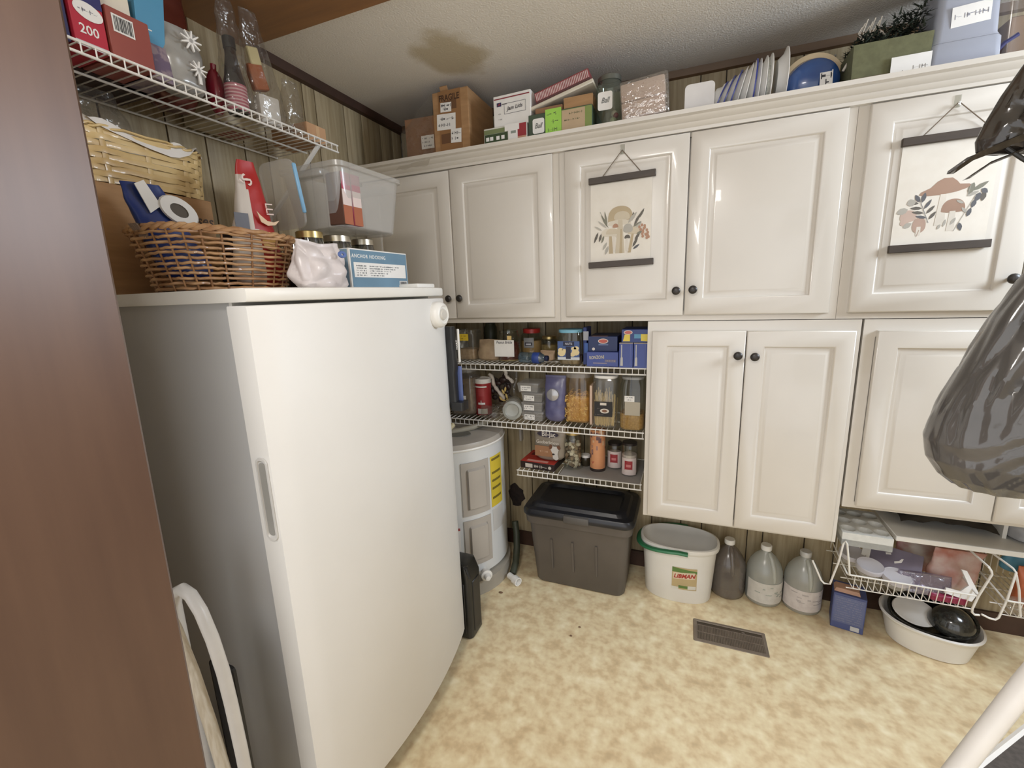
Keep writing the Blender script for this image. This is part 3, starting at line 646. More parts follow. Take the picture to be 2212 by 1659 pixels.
M_PASTA = mat('macaroni', (214, 172, 92), 0.55, c2=(190, 146, 70), scale=48, bump=1.0, bscale=60, bdist=0.006)
t = cyl_jar('pasta_jar', 'tall square clear jar of curly golden pasta on the middle shelf', 'jar', (-0.464, 2.02, Z2), 0.060, 0.238, clear('amber_clear', (246, 232, 206), 0.06, 0.06, haze=0.05, hazec=(206, 164, 100)), M_MILKY, 0.022, 0.052, 0.03, None, 0.6, 5.0, lidr=0.06)
b = MB(); b.lathe([(0.05, 0.004), (0.057, 0.012), (0.0575, 0.124), (0.05, 0.132), (0.0, 0.134)], 28, ex=5, cap1=False); b.build('pasta_fill', M_PASTA, t)
bb = MB(); rr = random.Random(9)
for i in range(110):
    side = rr.random()
    if side < 0.75: p = (rr.uniform(-.05, .05), -0.0575, rr.uniform(.012, .13))
    else: p = (rr.uniform(-.045, .045), rr.uniform(-.05, .05), .134)
    a = rr.uniform(0, pi); q = rr.uniform(.006, .009)
    bb.tube([(p[0]+q*cos(a+u), p[1]+0.001*sin(u*3), p[2]+q*sin(a+u)) for u in (0, .8, 1.6, 2.4)], 0.0027, 5)
bb.build('pasta_curls', mat('pasta_curl', (224, 186, 108), 0.5, c2=(206, 164, 86), scale=30), t, 'stuff')
t = carton('slim_carton', 'thin pale pink carton squeezed between the golden pasta jar and noodle bag', 'box', -0.402, -0.390, 1.955, 2.05, Z2, Z2+0.186, mat('pale_pink_card', (222, 190, 166), 0.6))
# noodle canister
t = cyl_jar('noodle_jar', 'clear jar of long flat noodles with a black label', 'jar', (-0.328, 1.967, Z2), 0.054, 0.240, M_CLEARP, M_WHITEP, 0.012, 0.046, 0.02, None, 0.7, 5.0, lidr=0.052)
bb = MB(); rr = random.Random(12)
for i in range(70):
    x0_ = rr.uniform(-.042, .042); a = rr.uniform(-.02, .02); y0_ = rr.uniform(-.047, -.03) if i < 50 else rr.uniform(-.03, .04)
    z0_, z1_ = rr.uniform(.006, .02), rr.uniform(.11, .175)
    bb.tube([(x0_, y0_, z0_), (max(-.045, min(.045, x0_+a*.5)), y0_+rr.uniform(-.002, .002), (z0_+z1_)/2), (max(-.045, min(.045, x0_+a)), y0_, z1_)], 0.0022, 4, ry=0.0036)
bb.build('noodles', mat('egg_noodle', (232, 208, 148), 0.6, c2=(214, 186, 122), scale=30), t, 'stuff')
b = MB(at('F', -0.004, -0.0552, 0.09)); b.box(-0.040, 0.040, -0.034, 0.034, 0, 0.001); b.mi = 1; b.box(-0.014, 0.014, 0.018, 0.029, 0.001, 0.0016); b.lathe([(0.020, 0.001), (0.020, 0.0016), (0, 0.0016)], 20, cx=0.006, cy=-0.008, sy=0.55, cap1=False); b.mi = 2; b.lathe([(0.012, 0.0016), (0.012, 0.002), (0, 0.002)], 16, cx=0.006, cy=-0.008, sy=0.5, cap1=False)
b.mi = 3; scrib(b, -.034, -.016, .002, .006, 4, .0016); scrib(b, -.034, .0, -.026, .005, 6, .0016); b.build('black_label', [flat((34, 30, 30)), flat((216, 206, 192)), flat((134, 92, 66)), flat((120, 110, 104))], t)
# popcorn kernels jug
t = cyl_jar('kernel_jar', 'tall clear jar with small white sticker, low fill of corn kernels', 'jar', (-0.209, 1.957, Z2), 0.0545, 0.240, M_GLASS, M_MILKY, 0.012, 0.044, 0.045, mat('corn_kernels', (196, 146, 66), 0.5, c2=(166, 116, 44), scale=120, bump=1.0, bscale=140, bdist=0.004), 0.40, 4.0, lidr=0.048)
b = MB(at('F', -0.012, -0.0554, 0.145)); b.box(-0.018, 0.024, -0.012, 0.014, 0, 0.001); b.mi = 1; scrib(b, -.012, .018, .007, .006, 2, .0016); scrib(b, -.008, .016, -.004, .006, 3, .0016); b.build('white_sticker', [M_PAPER, flat((110, 110, 120))], t)
b = MB(at('F', 0.002, -0.0548, 0.10)); b.box(-0.03, 0.034, -0.028, 0.032, 0, 0.0006); b.build('back_label', flat((176, 166, 146)), t)

# ---- bottom shelf
t = carton('cake_box', 'flat red and black carton with white lettering under the dog treat pouch', 'box', -0.738, -0.560, 1.925, 2.09, Z3, Z3+0.034, mat('black_red_carton', (42, 26, 26), 0.45), -4)
b = MB(TR(0, 0, 0.0342)); b.box(-0.088, 0.088, -0.081, 0.081, 0, 0.001); b.build('red_top', flat((196, 52, 38)), t)
b = MB(TR(0, 0, 0.0354)); b.box(-0.06, 0.05, -0.072, -0.05, 0, 0.0006); b.mi = 1; b.box(-0.07, -0.035, 0.01, 0.05, 0, 0.0006); b.build('top_print', [flat((226, 150, 136)), flat((110, 30, 30))], t)
b = MB(at('F', 0, -0.0828, 0.016)); b.box(-0.062, -0.024, -0.010, 0.010, 0, 0.001); scrib(b, -.016, .05, 0, .014, 8, .001, .003); b.lathe([(0.008, 0), (0.008, 0.001), (0, 0.001)], 16, cx=0.066, cap1=False); b.build('side_print', flat((206, 196, 186)), t)
t = thing('dog_treat_pouch', 'grey and tan dog treat pouch with a white-and-brown dog picture', 'pouch', (-0.604, 1.992, Z3+0.0365), -3)
b = pouch(0.150, 0.075, 0.185, 0.004, 18, 41, pw=3.5, topw=1.12); b.build('pouch_body', mat('grey_tan_pouch', (150, 138, 122), 0.4, c2=(140, 128, 112), scale=10), t)
M_ = at('F', 0, -0.0425, 0) @ Matrix.Diagonal((.88, .76, 1, 1))
b = MB(M_); b.box(-0.075, 0.05, 0.035, 0.105, 0, 0.0012); b.mi = 1; b.prism([(-.06+.125*(0.5+0.5*cos(a*pi/10)), .186+.02*sin(a*pi/10)) for a in range(20)], 0.0, 0.0014)
b.mi = 2
dog = [(.012, .10), (.022, .118), (.036, .108), (.054, .11), (.066, .112), (.072, .098), (.062, .08), (.058, .06), (.064, .03), (.05, .016), (.03, .028), (.03, .055), (.02, .08)]
b.prism(dog, 0.0012, 0.002); b.mi = 3; b.prism([(.008, .112), (.022, .122), (.030, .108), (.022, .09), (.010, .088)], 0.0016, 0.0026); b.prism([(.054, .112), (.07, .118), (.076, .1), (.066, .088), (.056, .1)], 0.0016, 0.0026)
b.mi = 4; b.prism([(.034+.008*cos(a*pi/4), .056+.006*sin(a*pi/4)) for a in range(8)], 0.002, 0.003); b.mi = 5; scrib(b, -.06, .0, .068, .012, 4, .0018, .0024)
b.build('pouch_print', [flat((160, 112, 76)), flat((56, 48, 66)), flat((206, 202, 196)), flat((112, 70, 46)), flat((40, 34, 32)), flat((206, 170, 140))], t)
txt(t, 'Bil-Jac', 0.034, at('F', 0.006, -0.0442, 0.141), flat((222, 214, 206)), sx=0.85)
txt(t, 'Gooberlicious', 0.024, at('F', 0, -0.0440, 0.100), flat((214, 206, 196)), sx=0.84)
t = cyl_jar('marshmallow_jar', 'glass jar with brass lid holding tan and white candy pieces', 'jar', (-0.493, 2.003, Z3), 0.047, 0.195, M_GLASS, M_GOLD, 0.02, 0.035, 0.04, None)
bb = MB(); rr = random.Random(14)
for i in range(95):
    a = rr.uniform(0, 2*pi); q = rr.uniform(.015, .036); bb.mi = 0 if rr.random() < 0.42 else 1
    s_ = rr.uniform(.0055, .0085); bb.M = TR(q*cos(a), q*sin(a), rr.uniform(.012, .135)) @ RZ(rr.uniform(0, 90)) @ RX(rr.uniform(0, 90)); bb.rbox(-s_, s_, -s_, s_, -s_, s_, .002, 1)
bb.build('candy_pieces', [mat('white_candy', (226, 212, 186), 0.6), mat('tan_candy', (150, 124, 92), 0.6, c2=(120, 96, 70), scale=40)], t, 'stuff')
t = cyl_jar('small_jar', 'tiny dark glass jar with a white lid behind the orange can', 'jar', (-0.440, 2.045, Z3), 0.024, 0.058, mat('dark_brown_glass', (56, 48, 34), 0.2), M_PAPER, 0.012, 0.02, 0.012)
t = thing('tea_tin', 'tall orange cylinder tin with dark base and violet pattern', 'tin', (-0.374, 2.008, Z3))
b = MB(); b.lathe([(0.0355, 0), (0.037, 0.003), (0.037, 0.016)], 28, cap1=True); b.build('base_ring', flat((56, 44, 40)), t)
b = MB(); b.lathe([(0.0362, 0.0165), (0.0362, 0.205)], 28); b.build('tin_body', mat('orange_tin', (218, 148, 98), 0.45, c2=(208, 136, 88), scale=12), t)
b = MB(); rr = random.Random(15)
for i in range(26):
    a = rr.uniform(-170, -10); z_ = .11+.085*rr.random()**0.7 if a > -120 else .05+.14*rr.random(); b.mi = rr.choice((0, 0, 1, 2)); b.arc(0.0364, z_, z_+rr.uniform(.008, .026), a, a+rr.uniform(8, 24), 4, t=rr.uniform(.0003, .0007))
b.build('floral_print', [flat((116, 82, 84)), flat((168, 122, 108)), flat((214, 170, 130))], t)
txt(t, 'V', 0.018, at('F', -0.016, -0.0345, 0.048), flat((180, 60, 50)))
for i, (x_, y_, h_) in enumerate(((-0.300, 2.062, 0.128), (-0.2235, 1.995, 0.158))):
    t = cyl_jar('glass_jar', ('rear', 'front')[i]+' one of two glass jars with red and white labels on the grey mat', 'jar', (x_, y_, Z3+0.003), 0.0355, h_, M_GLASS, mat('dark_lid', (46, 40, 38), 0.35, 0.3), 0.012, 0.031, 0.016, mat('white_pink_cream', (214, 196, 186), 0.6, c2=(196, 170, 164), scale=12), 0.72)
    b = MB(); b.arc(0.0362, 0.006, 0.088, -150, -30, 14); b.mi = 1; b.arc(0.0366, 0.032, 0.075, -118, -62, 10, t=0.001); b.mi = 0; b.arc(0.0366, 0.008, 0.034, -112, -66, 8, t=0.0013); b.mi = 2; b.arc(0.0368, 0.046, 0.058, -106, -74, 8, t=0.0016)
    b.build('round_label', [flat((206, 190, 184)), flat((160, 40, 46)), flat((206, 116, 116))], t)
b = MB(); b.rbox(-0.535, -0.166, 1.893, 2.19, Z3-0.0005, Z3+0.0022, 0.001, 1); o = b.build('shelf_mat', mat('grey_foam_mat', (150, 146, 140), 0.7)); tag(o, 'grey flat mat under the jars on the bottom wire shelf', 'mat')

# ------------------------------------------------------------------ water heater
t = thing('water_heater', 'squat white electric water heater with yellow energy label in the corner', 'water heater', (-1.118, 1.905, 0))
M_HEAT = mat('white_enamel', (214, 216, 216), 0.3, c2=(206, 208, 208), scale=3, coat=0.3)
M_GREYP = mat('grey_hatch', (176, 168, 158), 0.4, c2=(168, 160, 150), scale=4)
HR = 0.276
b = MB(); b.lathe([(HR+0.012, 0.0), (HR+0.012, 0.075), (HR-0.01, 0.08)], 48); b.build('base_ring', mat('galvanised_base', (168, 160, 146), 0.45), t)
b = MB(); b.lathe([(HR-0.03, 0.08), (HR, 0.11), (HR, 0.755)], 64); b.build('tank_jacket', M_HEAT, t)
b = MB(); b.lathe([(HR+0.003, 0.755), (HR+0.004, 0.765), (HR-0.004, 0.785), (HR-0.05, 0.793), (0.0, 0.796)], 64, cap1=False); b.build('top_cover', mat('grey_top', (176, 168, 156), 0.4, c2=(168, 160, 150), scale=5), t)
b = MB(); b.lathe([(HR+0.0045, 0.752), (HR+0.0065, 0.757), (HR+0.0045, 0.763)], 64, cap0=False, cap1=False); b.build('top_rim', M_WHITEP, t)
b = MB(TR(0.08, -0.085, 0.7945)); b.lathe([(0.082, 0), (0.08, 0.0025), (0, 0.003)], 28, sx=1.0, sy=0.62, cap1=False); b.build('junction_plate', mat('dark_grey_plate', (112, 110, 102), 0.5), t)
for z0_, z1_ in ((0.43, 0.695), (0.165, 0.405)):
    h = None
    b = MB(); b.arc(HR, z0_, z1_, -52, -22, 12, t=0.005); h = b.build('access_panel', M_GREYP, t)
    def bulge(u, v):
        hx, hy = (u-.5)*2, (v-.5)*2
        m_ = max(0.0, min(1.0, (1-abs(hx)**4)*5))*max(0.0, min(1.0, (1-abs(hy)**8)*3)); m_ = m_*m_*(3-2*m_)
        a = radians(-47+20*u); q = HR+0.0045+0.014*m_
        return (q*cos(a), q*sin(a), z0_+0.03+(z1_-z0_-0.06)*v)
    b = MB(); b.grid(bulge, 14, 24); b.build('panel_bulge', M_GREYP, h)
b = MB(); b.arc(HR, 0.43, 0.69, -19, 1, 8, t=0.0012); b.mi = 1
for z_ in (.668, .60, .56, .52, .47): b.arc(HR+0.0012, z_, z_+.012, -17, -2, 6, t=0.0005)
b.build('energy_label', [flat((218, 190, 44)), flat((120, 104, 30))], t)
b = MB(); b.arc(HR, 0.30, 0.415, -18, 1, 8, t=0.001); b.build('instruction_label', flat((196, 194, 190)), t)
b = MB(); b.arc(HR, 0.255, 0.375, -84, -56, 8, t=0.001); b.mi = 1; b.arc(HR+0.001, 0.362, 0.375, -84, -56, 8, t=0.0006); b.mi = 2; b.arc(HR+0.001, 0.325, 0.342, -80, -62, 6, t=0.0006); b.arc(HR+0.001, 0.30, 0.31, -72, -58, 6, t=0.0006); b.build('warning_label', [M_PAPER, flat((176, 80, 74)), flat((60, 46, 46))], t)
b = MB(); b.arc(HR, 0.475, 0.545, -86, -60, 6, t=0.001); b.mi = 1; b.arc(HR+0.001, 0.478, 0.51, -82, -62, 6, t=0.0006); b.build('rating_plate', [flat((158, 158, 156)), flat((206, 204, 200))], t)
b = MB(TR(HR*cos(radians(-33)), HR*sin(radians(-33)), 0.120) @ RZ(-50) @ RY(90)); b.lathe([(0.014, -0.01), (0.014, 0.03), (0.026, 0.032), (0.028, 0.05), (0.018, 0.054), (0.012, 0.075), (0.008, 0.076)], 18); b.build('drain_valve', M_WHITEP, t)
b = MB(); b.tube([(0.05, -0.09, 0.797), (0.14, -0.02, 0.810), (0.19, 0.08, 0.821), (0.25, 0.18, 0.823), (0.262, 0.21, 0.820)], 0.014, 10); b.build('conduit', mat('grey_conduit', (160, 152, 132), 0.5), t)
b = MB(); b.tube([(0.05, -0.09, 0.797), (0.045, -0.075, 0.815), (0.05, -0.05, 0.826)], 0.013, 10); b.build('pipe', mat('cream_pipe', (222, 206, 160), 0.5), t)
rr = random.Random(3)
b = MB(); b.grid(lambda u, v: (-0.06+0.10*u, -0.10+0.02*sin(u*5), 0.806+0.028*v*(0.4+0.6*sin(u*3+.4))+0.005*sin(u*11)), 10, 6); o = b.build('yellow_tag', mat('yellow_paper', (206, 196, 110), 0.6), t)
# pipe elbow and green hose at the heater's base
b = MB(); b.tube([(-0.796, 1.90, 0.02), (-0.800, 1.96, 0.05), (-0.815, 2.02, 0.10), (-0.83, 2.06, 0.16), (-0.845, 2.08, 0.22)], 0.018, 10); o = b.build('garden_hose', mat('dark_green_hose', (62, 66, 50), 0.55)); tag(o, 'dark green hose curving down behind the water heater', 'hose')
b = MB(TR(-0.772, 1.86, 0.024) @ RZ(-30) @ RY(90)); b.lathe([(0.016, -0.04), (0.016, 0.0), (0.022, 0.001), (0.022, 0.034), (0.017, 0.034), (0.017, 0.012), (0, 0.012)], 18, cap1=False); o = b.build('pipe_fitting', M_WHITEP); tag(o, 'white plastic pipe fitting on the floor beside the water heater', 'pipe fitting')
b = MB(); b.rbox(-0.846, -0.832, 2.19, 2.221, 0.65, 0.73, 0.002, 1); o = b.build('wall_switch', M_GREYP); tag(o, 'small grey clip bracket on the back wall below the middle wire shelf', 'bracket')
# ------------------------------------------------------------------ things on the floor
# grey storage tote with black lid
t = thing('storage_tote', 'dark grey ribbed plastic tote with black lid under the bottom wire shelf', 'tote', (-0.452, 2.035, 0))
M_TOTE = mat('grey_tote', (98, 90, 82), 0.5, c2=(90, 83, 76), scale=6)
M_LID = mat('black_tote_lid', (30, 31, 36), 0.33, c2=(38, 39, 44), scale=8)
def rrect(hx, hy, r, z, n=5, ox=0, oy=0):
    P = []
    for cx, cy, a0 in ((hx-r, hy-r, 0), (-hx+r, hy-r, 90), (-hx+r, -hy+r, 180), (hx-r, -hy+r, 270)):
        for i in range(n+1):
            a = radians(a0+90*i/n); P.append((ox+cx+r*cos(a), oy+cy+r*sin(a), z))
    return P
b = MB(); b.loops([rrect(.212, .112, .03, 0.0, oy=0.005), rrect(.222, .12, .035, 0.012, oy=0.005), rrect(.243, .150, .04, 0.33), rrect(.246, .152, .04, 0.345), rrect(.258, .164, .045, 0.35), rrect(.262, .168, .045, 0.398)], True, True, True); b.build('tote_body', M_TOTE, t)
for xs in (-0.125, -0.02, 0.095):
    b = MB(); b.add([(xs-.004, -.132, .10), (xs+.004, -.132, .10), (xs+.005, -.1515, .27), (xs-.005, -.1515, .27), (xs-.004, -.126, .10), (xs+.004, -.126, .10), (xs+.005, -.145, .27), (xs-.005, -.145, .27)], [(0, 1, 2, 3), (0, 3, 7, 4), (1, 5, 6, 2), (3, 2, 6, 7), (0, 4, 5, 1)]); b.build('rib', M_TOTE, t)
b = MB(); b.loops([rrect(.266, .172, .05, 0.390), rrect(.270, .176, .05, 0.396), rrect(.270, .176, .05, 0.412), rrect(.262, .168, .05, 0.425), rrect(.236, .142, .045, 0.428), rrect(.226, .132, .045, 0.442), rrect(.200, .108, .04, 0.446), rrect(.188, .098, .04, 0.432), rrect(.10, .05, .03, 0.430)], True, False, True); lid = b.build('lid', M_LID, t)
b = MB(); b.rbox(-0.055, 0.065, -0.186, -0.155, 0.388, 0.424, 0.006, 2); b.build('lid_tab', mat('grey_lid_tab', (92, 88, 84), 0.5), lid)
# mop bucket
t = thing('mop_bucket', 'white oval mop bucket with green handle and LIBMAN label', 'bucket', (0.008, 2.075, 0))
SX, SY = 0.168, 0.112
b = MB(); b.lathe([(0.86, 0.0), (0.89, 0.006), (0.975, 0.225), (0.985, 0.255), (1.045, 0.262), (1.06, 0.272), (1.05, 0.284), (0.99, 0.286), (0.965, 0.27), (0.87, 0.02), (0.4, 0.012)], 56, sx=SX, sy=SY, ex=2.5); b.build('bucket_body', M_WHITEP, t)
M_GREEN = mat('green_plastic', (38, 118, 74), 0.4, c2=(46, 128, 84), scale=8)
b = MB(); pts_ = []
for i in range(25):
    a = radians(82+196*i/24); pts_.append((SX*1.10*math.copysign(abs(cos(a))**.8, cos(a)), SY*1.16*math.copysign(abs(sin(a))**.8, sin(a)), 0.276-0.020*abs(cos(a))))
b.tube(pts_, 0.009, 8, ry=0.013); b.build('handle', M_GREEN, t)
# label on front face
def on_bucket(x, z, off=0.0012):
    k = 0.89+(0.975-0.89)*(z-.006)/.219
    xx = x/(SX*k); return (x, -SY*k*(1-abs(xx)**2.5)**(1/2.5)-off, z)
b = MB(); b.grid(lambda u, v: on_bucket(-0.025+0.108*u, 0.075+0.115*v), 8, 4); b.mi = 1; b.grid(lambda u, v: on_bucket(-0.025+0.108*u, 0.165+0.025*v*(1-.5*u), 0.0016), 8, 2); b.grid(lambda u, v: on_bucket(0.005+0.05*u, 0.082+0.014*v, 0.0016), 4, 2)
b.mi = 2; b.grid(lambda u, v: on_bucket(-0.02+0.095*u, 0.128+0.034*v+.008*u, 0.0018), 8, 2); b.mi = 3; b.grid(lambda u, v: on_bucket(0.045+0.035*u, 0.08+0.018*v, 0.0018), 4, 2); b.grid(lambda u, v: on_bucket(-0.025+0.03*u, 0.075+0.012*v, 0.0018), 4, 2)
b.build('product_label', [flat((196, 172, 122)), flat((96, 132, 60)), flat((226, 206, 176)), flat((220, 216, 204))], t)
o = txt(t, 'LIBMAN', 0.029, Matrix.Identity(4), flat((186, 44, 36)), sx=0.90, shear=0.25, t=0.0002, bold=0.03)
for v in o.data.vertices:
    p = on_bucket(v.co.x+0.028, 0.147+v.co.y+0.09*v.co.x, 0.0026+v.co.z); v.co = p
# three gallon jugs
def jug(label, x, y, rz, fill, fillm, lab, capm, dark=False, grp=None):
    t = thing('gallon_jug', label, 'jug', (x, y, 0), rz)
    body = M_JUG if not dark else clear('smoky_jug', (222, 216, 208), 0.05, 0.2, haze=0.40, hazec=(136, 126, 118))
    b = MB(); b.lathe([(0.066, 0.0), (0.073, 0.006), (0.0755, 0.02), (0.0755, 0.145), (0.073, 0.165), (0.062, 0.195), (0.042, 0.225), (0.024, 0.242), (0.0195, 0.25), (0.0195, 0.262)], 36, cap1=False); b.build('jug_body', body, t)
    b = MB(); b.lathe([(0.062, 0.004), (0.071, 0.009), (0.0735, 0.02), (0.0735, fill), (0.001, fill)], 32, cap1=False); b.build('liquid', fillm, t)
    b = MB(); b.tube([(0, -0.022, 0.246), (0, -0.046, 0.226), (0, -0.064, 0.19), (0, -0.073, 0.155), (0, -0.0735, 0.13)], [0.008, 0.010, 0.010, 0.009, 0.006], 10); b.build('handle', body, t)
    b = MB(); b.lathe([(0.0225, 0.256), (0.023, 0.260), (0.023, 0.276), (0.021, 0.279)], 20); b.build('cap', capm, t)
    if lab:
        b = MB(); b.arc(0.0762, 0.022, 0.122, -178, -8, 26, t=0.0008); b.mi = 1
        r_ = random.Random(int(x*100))
        for k in range(14):
            a = r_.uniform(-150, -50); z_ = r_.uniform(.05, .105); b.arc(0.0771, z_, z_+r_.uniform(.003, .006), a, a+r_.uniform(6, 22), 3, t=0.0004)
        b.build('label', lab, t)
    return t
M_WATER = clear('still_water', (226, 232, 226), 0.03, 0.1, haze=0.25, hazec=(190, 194, 184))
M_WLAB = mat('faded_label', (206, 202, 194), 0.6, c2=(196, 192, 184), scale=40)
jug('smoky unlabelled gallon jug beside the white mop bucket', 0.233, 2.140, 10, 0.052, mat('dark_liquid', (110, 102, 94), 0.35), None, M_WHITEP, True)
jug('middle gallon jug, white cap and pale label torn at the left', 0.386, 2.138, 25, 0.13, M_WATER, [M_WLAB, flat((164, 170, 160))], M_WHITEP)
jug('right gallon jug with pale pinkish label, next to the wire basket', 0.541, 2.135, 10, 0.10, mat('brown_vinegar', (122, 100, 82), 0.4), [mat('faded_pink_label', (210, 202, 198), 0.6, c2=(198, 188, 184), scale=40), flat((176, 168, 166))], clear('jug_cap_clear', (230, 232, 228), 0.1, 0.2, haze=0.6))
# blue carton
t = carton('blue_carton', 'blue carton with pale printed side standing under the wire basket', 'box', 0.640, 0.752, 2.02, 2.12, 0.0005, 0.165, mat('blue_card', (76, 88, 142), 0.5, c2=(70, 82, 134), scale=8), -12)
b = MB(at('F', 0, -0.0503, 0)); b.mi = 0; b.box(-0.052, 0.052, 0.03, 0.155, 0, 0.0006); b.mi = 1
for k in range(11): scrib(b, -.045, .045, .145-.0105*k, .005, k, .001, .0016)
b.mi = 2; b.box(0.012, 0.042, 0.006, 0.026, 0, 0.001); b.build('printed_panel', [flat((98, 108, 152)), flat((138, 142, 172)), flat((206, 206, 206))], t)
b = MB(TR(-0.01, -0.01, 0.166)); b.taper((-.045, .045, -.03, .03), (-.038, .04, -.02, .024), 0, 0.012); b.build('open_flap', mat('peach_flap', (196, 150, 124), 0.6), t)
# oval basin with things in it
t = thing('oval_basin', 'white oval plastic basin on the floor under the wire basket', 'basin', (0.965, 2.055, 0), -18)
b = MB(); b.lathe([(0.80, 0.0), (0.84, 0.004), (0.96, 0.085), (1.0, 0.102), (1.04, 0.106), (1.05, 0.112), (1.0, 0.116), (0.94, 0.105), (0.80, 0.012), (0.3, 0.008)], 56, sx=0.152, sy=0.126, ex=2.3); b.build('basin_body', M_WHITEP, t)
t = thing('roasting_pan', 'black speckled oval roasting pan tilted in the white basin', 'pan', (0.978, 2.068, 0.062), -18)
M_ENAM = mat('black_enamel', (34, 34, 32), 0.18, c2=(52, 54, 50), scale=90, coat=0.6)
b = MB(RX(14) @ RY(-4)); b.lathe([(0.72, 0.0), (0.86, 0.01), (0.97, 0.06), (1.05, 0.066), (1.05, 0.071), (0.98, 0.07), (0.84, 0.016), (0.3, 0.01)], 48, sx=0.130, sy=0.100, ex=2.2); b.build('pan_body', M_ENAM, t)
b = MB(RX(18) @ TR(0.052, -0.012, 0.070)); b.lathe([(1.0, 0.0), (1.02, 0.004), (0.96, 0.02), (0.75, 0.045), (0.45, 0.060), (0.0, 0.066)], 40, sx=0.070, sy=0.068, cap1=False); o = b.build('pan_lid', M_ENAM); o.location = (0.978, 2.068, 0.062); o.rotation_euler = (0, 0, radians(-18)); tag(o, 'glossy black domed lid lying in the roasting pan', 'lid')
b = MB(RX(18) @ RY(4) @ TR(-0.06, -0.008, 0.066)); b.lathe([(1.0, 0.0), (0.96, 0.006), (0.9, 0.004), (0.0, 0.002)], 32, sx=0.072, sy=0.066, cap1=False); o = b.build('white_plate', M_WHITEP); o.location = (0.978, 2.068, 0.062); o.rotation_euler = (0, 0, radians(-18)); tag(o, 'plain white plate lying beside the black domed lid in the basin', 'plate')
# black jerry-can shaped case beside the freezer
t = thing('black_canister', 'tall black plastic canister standing between the freezer and the water heater', 'canister', (-0.868, 1.495, 0), 0)
b = MB(); b.loops([rrect(.056, .046, .015, 0.0), rrect(.066, .056, .02, 0.008), rrect(.066, .056, .02, 0.29), rrect(.05, .048, .02, 0.345), rrect(.03, .03, .012, 0.352)], True, True, True, smooth=True); b.build('canister_body', mat('black_glossy_case', (26, 27, 25), 0.3, c2=(44, 42, 36), scale=9), t)
b = MB(); b.tube([(0.062, -0.04, 0.29), (0.05, -0.042, 0.335), (-0.02, -0.03, 0.362), (-0.05, -0.02, 0.352)], 0.007, 8); b.build('carry_handle', M_BLACKP, t)
for xs in (-0.02, 0.03):
    b = MB(); b.rbox(xs-.012, xs+.012, -.0595, -.054, .03, .27, .003, 1); b.build('raised_rib', M_BLACKP, t)
b = MB(); b.rbox(0.064, 0.0695, -0.03, 0.03, 0.03, 0.27, 0.003, 1); b.build('side_panel', M_BLACKP, t)
# floor register
t = thing('floor_register', 'brown metal floor register set in the vinyl floor', 'vent', (0.2215, 1.8205, 0.0))
M_REG = mat('brown_register', (128, 114, 98), 0.45, 0.1, c2=(116, 102, 88), scale=20)
b = MB(); b.loops([rrect(.1415, .0675, .006, 0.0003), rrect(.1405, .0665, .006, 0.003), rrect(.129, .055, .003, 0.0045), rrect(.126, .052, .002, 0.0022)], True, False, False, smooth=False); b.build('register_frame', M_REG, t)
b = MB(); b.box(-.127, .127, -.053, .053, 0.0002, 0.0008); b.build('dark_well', flat((74, 62, 48)), t)
b = MB()
for i in range(42):
    xs = -.124+.248*i/41; b.add([(xs-.0022, -.052, .001), (xs+.0012, -.052, .0034), (xs+.0012, .030, .0034), (xs-.0022, .030, .001), (xs-.0010, -.052, .0008), (xs+.0024, -.052, .0032), (xs+.0024, .030, .0032), (xs-.0010, .030, .0008)], [(0, 1, 2, 3), (4, 7, 6, 5), (0, 4, 5, 1), (3, 2, 6, 7), (1, 5, 6, 2), (0, 3, 7, 4)])
b.box(-.126, .126, -.012, -.008, .0010, .0038); b.box(-.126, .126, .030, .034, .001, .0036)
b.build('louvers', M_REG, t, 'stuff')
b = MB(); b.rbox(0.05, 0.062, 0.037, 0.041, 0.001, 0.006, 0.001, 1); b.build('damper_lever', M_REG, t)
# bits of dry leaf on the vinyl
for i, (x, y, lab) in enumerate(((-0.808, 1.768, 'brown crumb of dry leaf on the floor near the water heater'), (-0.387, 1.667, 'tiny brown crumb on the vinyl, farther of the two before the tote'), (-0.411, 1.606, 'tiny brown crumb on the vinyl, nearer of the two before the tote'))):
    b = MB(); b.ball(0, 0, 0.003, .012 if i == 0 else .006, .007 if i == 0 else .004, .003, 8, 6); o = b.build('leaf_crumb', flat((124, 92, 66))); o.location = (x, y, 0); tag(o, lab, 'crumb')

# ------------------------------------------------------------------ under the right cabinets
t = thing('foam_tray', 'white foam block with round cup recesses beside the hanging board', 'tray', (0.668, 1.985, 0.470), -2)
M_FOAM = mat('white_foam', (214, 214, 208), 0.7, c2=(206, 206, 200), scale=60)
def foam(u, v):
    x, y_ = -.078+.156*u, -.11+.22*v; z = 0.052
    for cx in (-.052, 0.0, .052):
        for cy in (-.068, .0, .068):
            d = math.hypot(x-cx, y_-cy)
            if d < .023: z = 0.052-.026*min(1, (0.023-d)/.006)
    return (x, y_, z)
b = MB(); b.grid(foam, 52, 60, False); b.box(-.078, .078, -.11, .11, 0, 0.024); b.loops([[(-.078, -.11, 0.0), (.078, -.11, 0.0), (.078, .11, 0.0), (-.078, .11, 0.0)], [(-.078, -.11, 0.052), (.078, -.11, 0.052), (.078, .11, 0.052), (-.078, .11, 0.052)]], True, smooth=False); b.build('foam_block', M_FOAM, t)
t = thing('hanging_board', 'white narrow board shelf under the right lower cabinet', 'shelf', (0, 0, 0))
b = MB(); b.rbox(0.760, 1.40, 1.905, 2.215, 0.502, 0.522, 0.002, 1); b.build('board', M_WHITEP, t)
for xs in (1.10, 1.36):
    b = MB(); b.box(xs, xs+.012, 2.0, 2.15, .522, .636); b.build('hanger_strip', M_WHITEP, t)
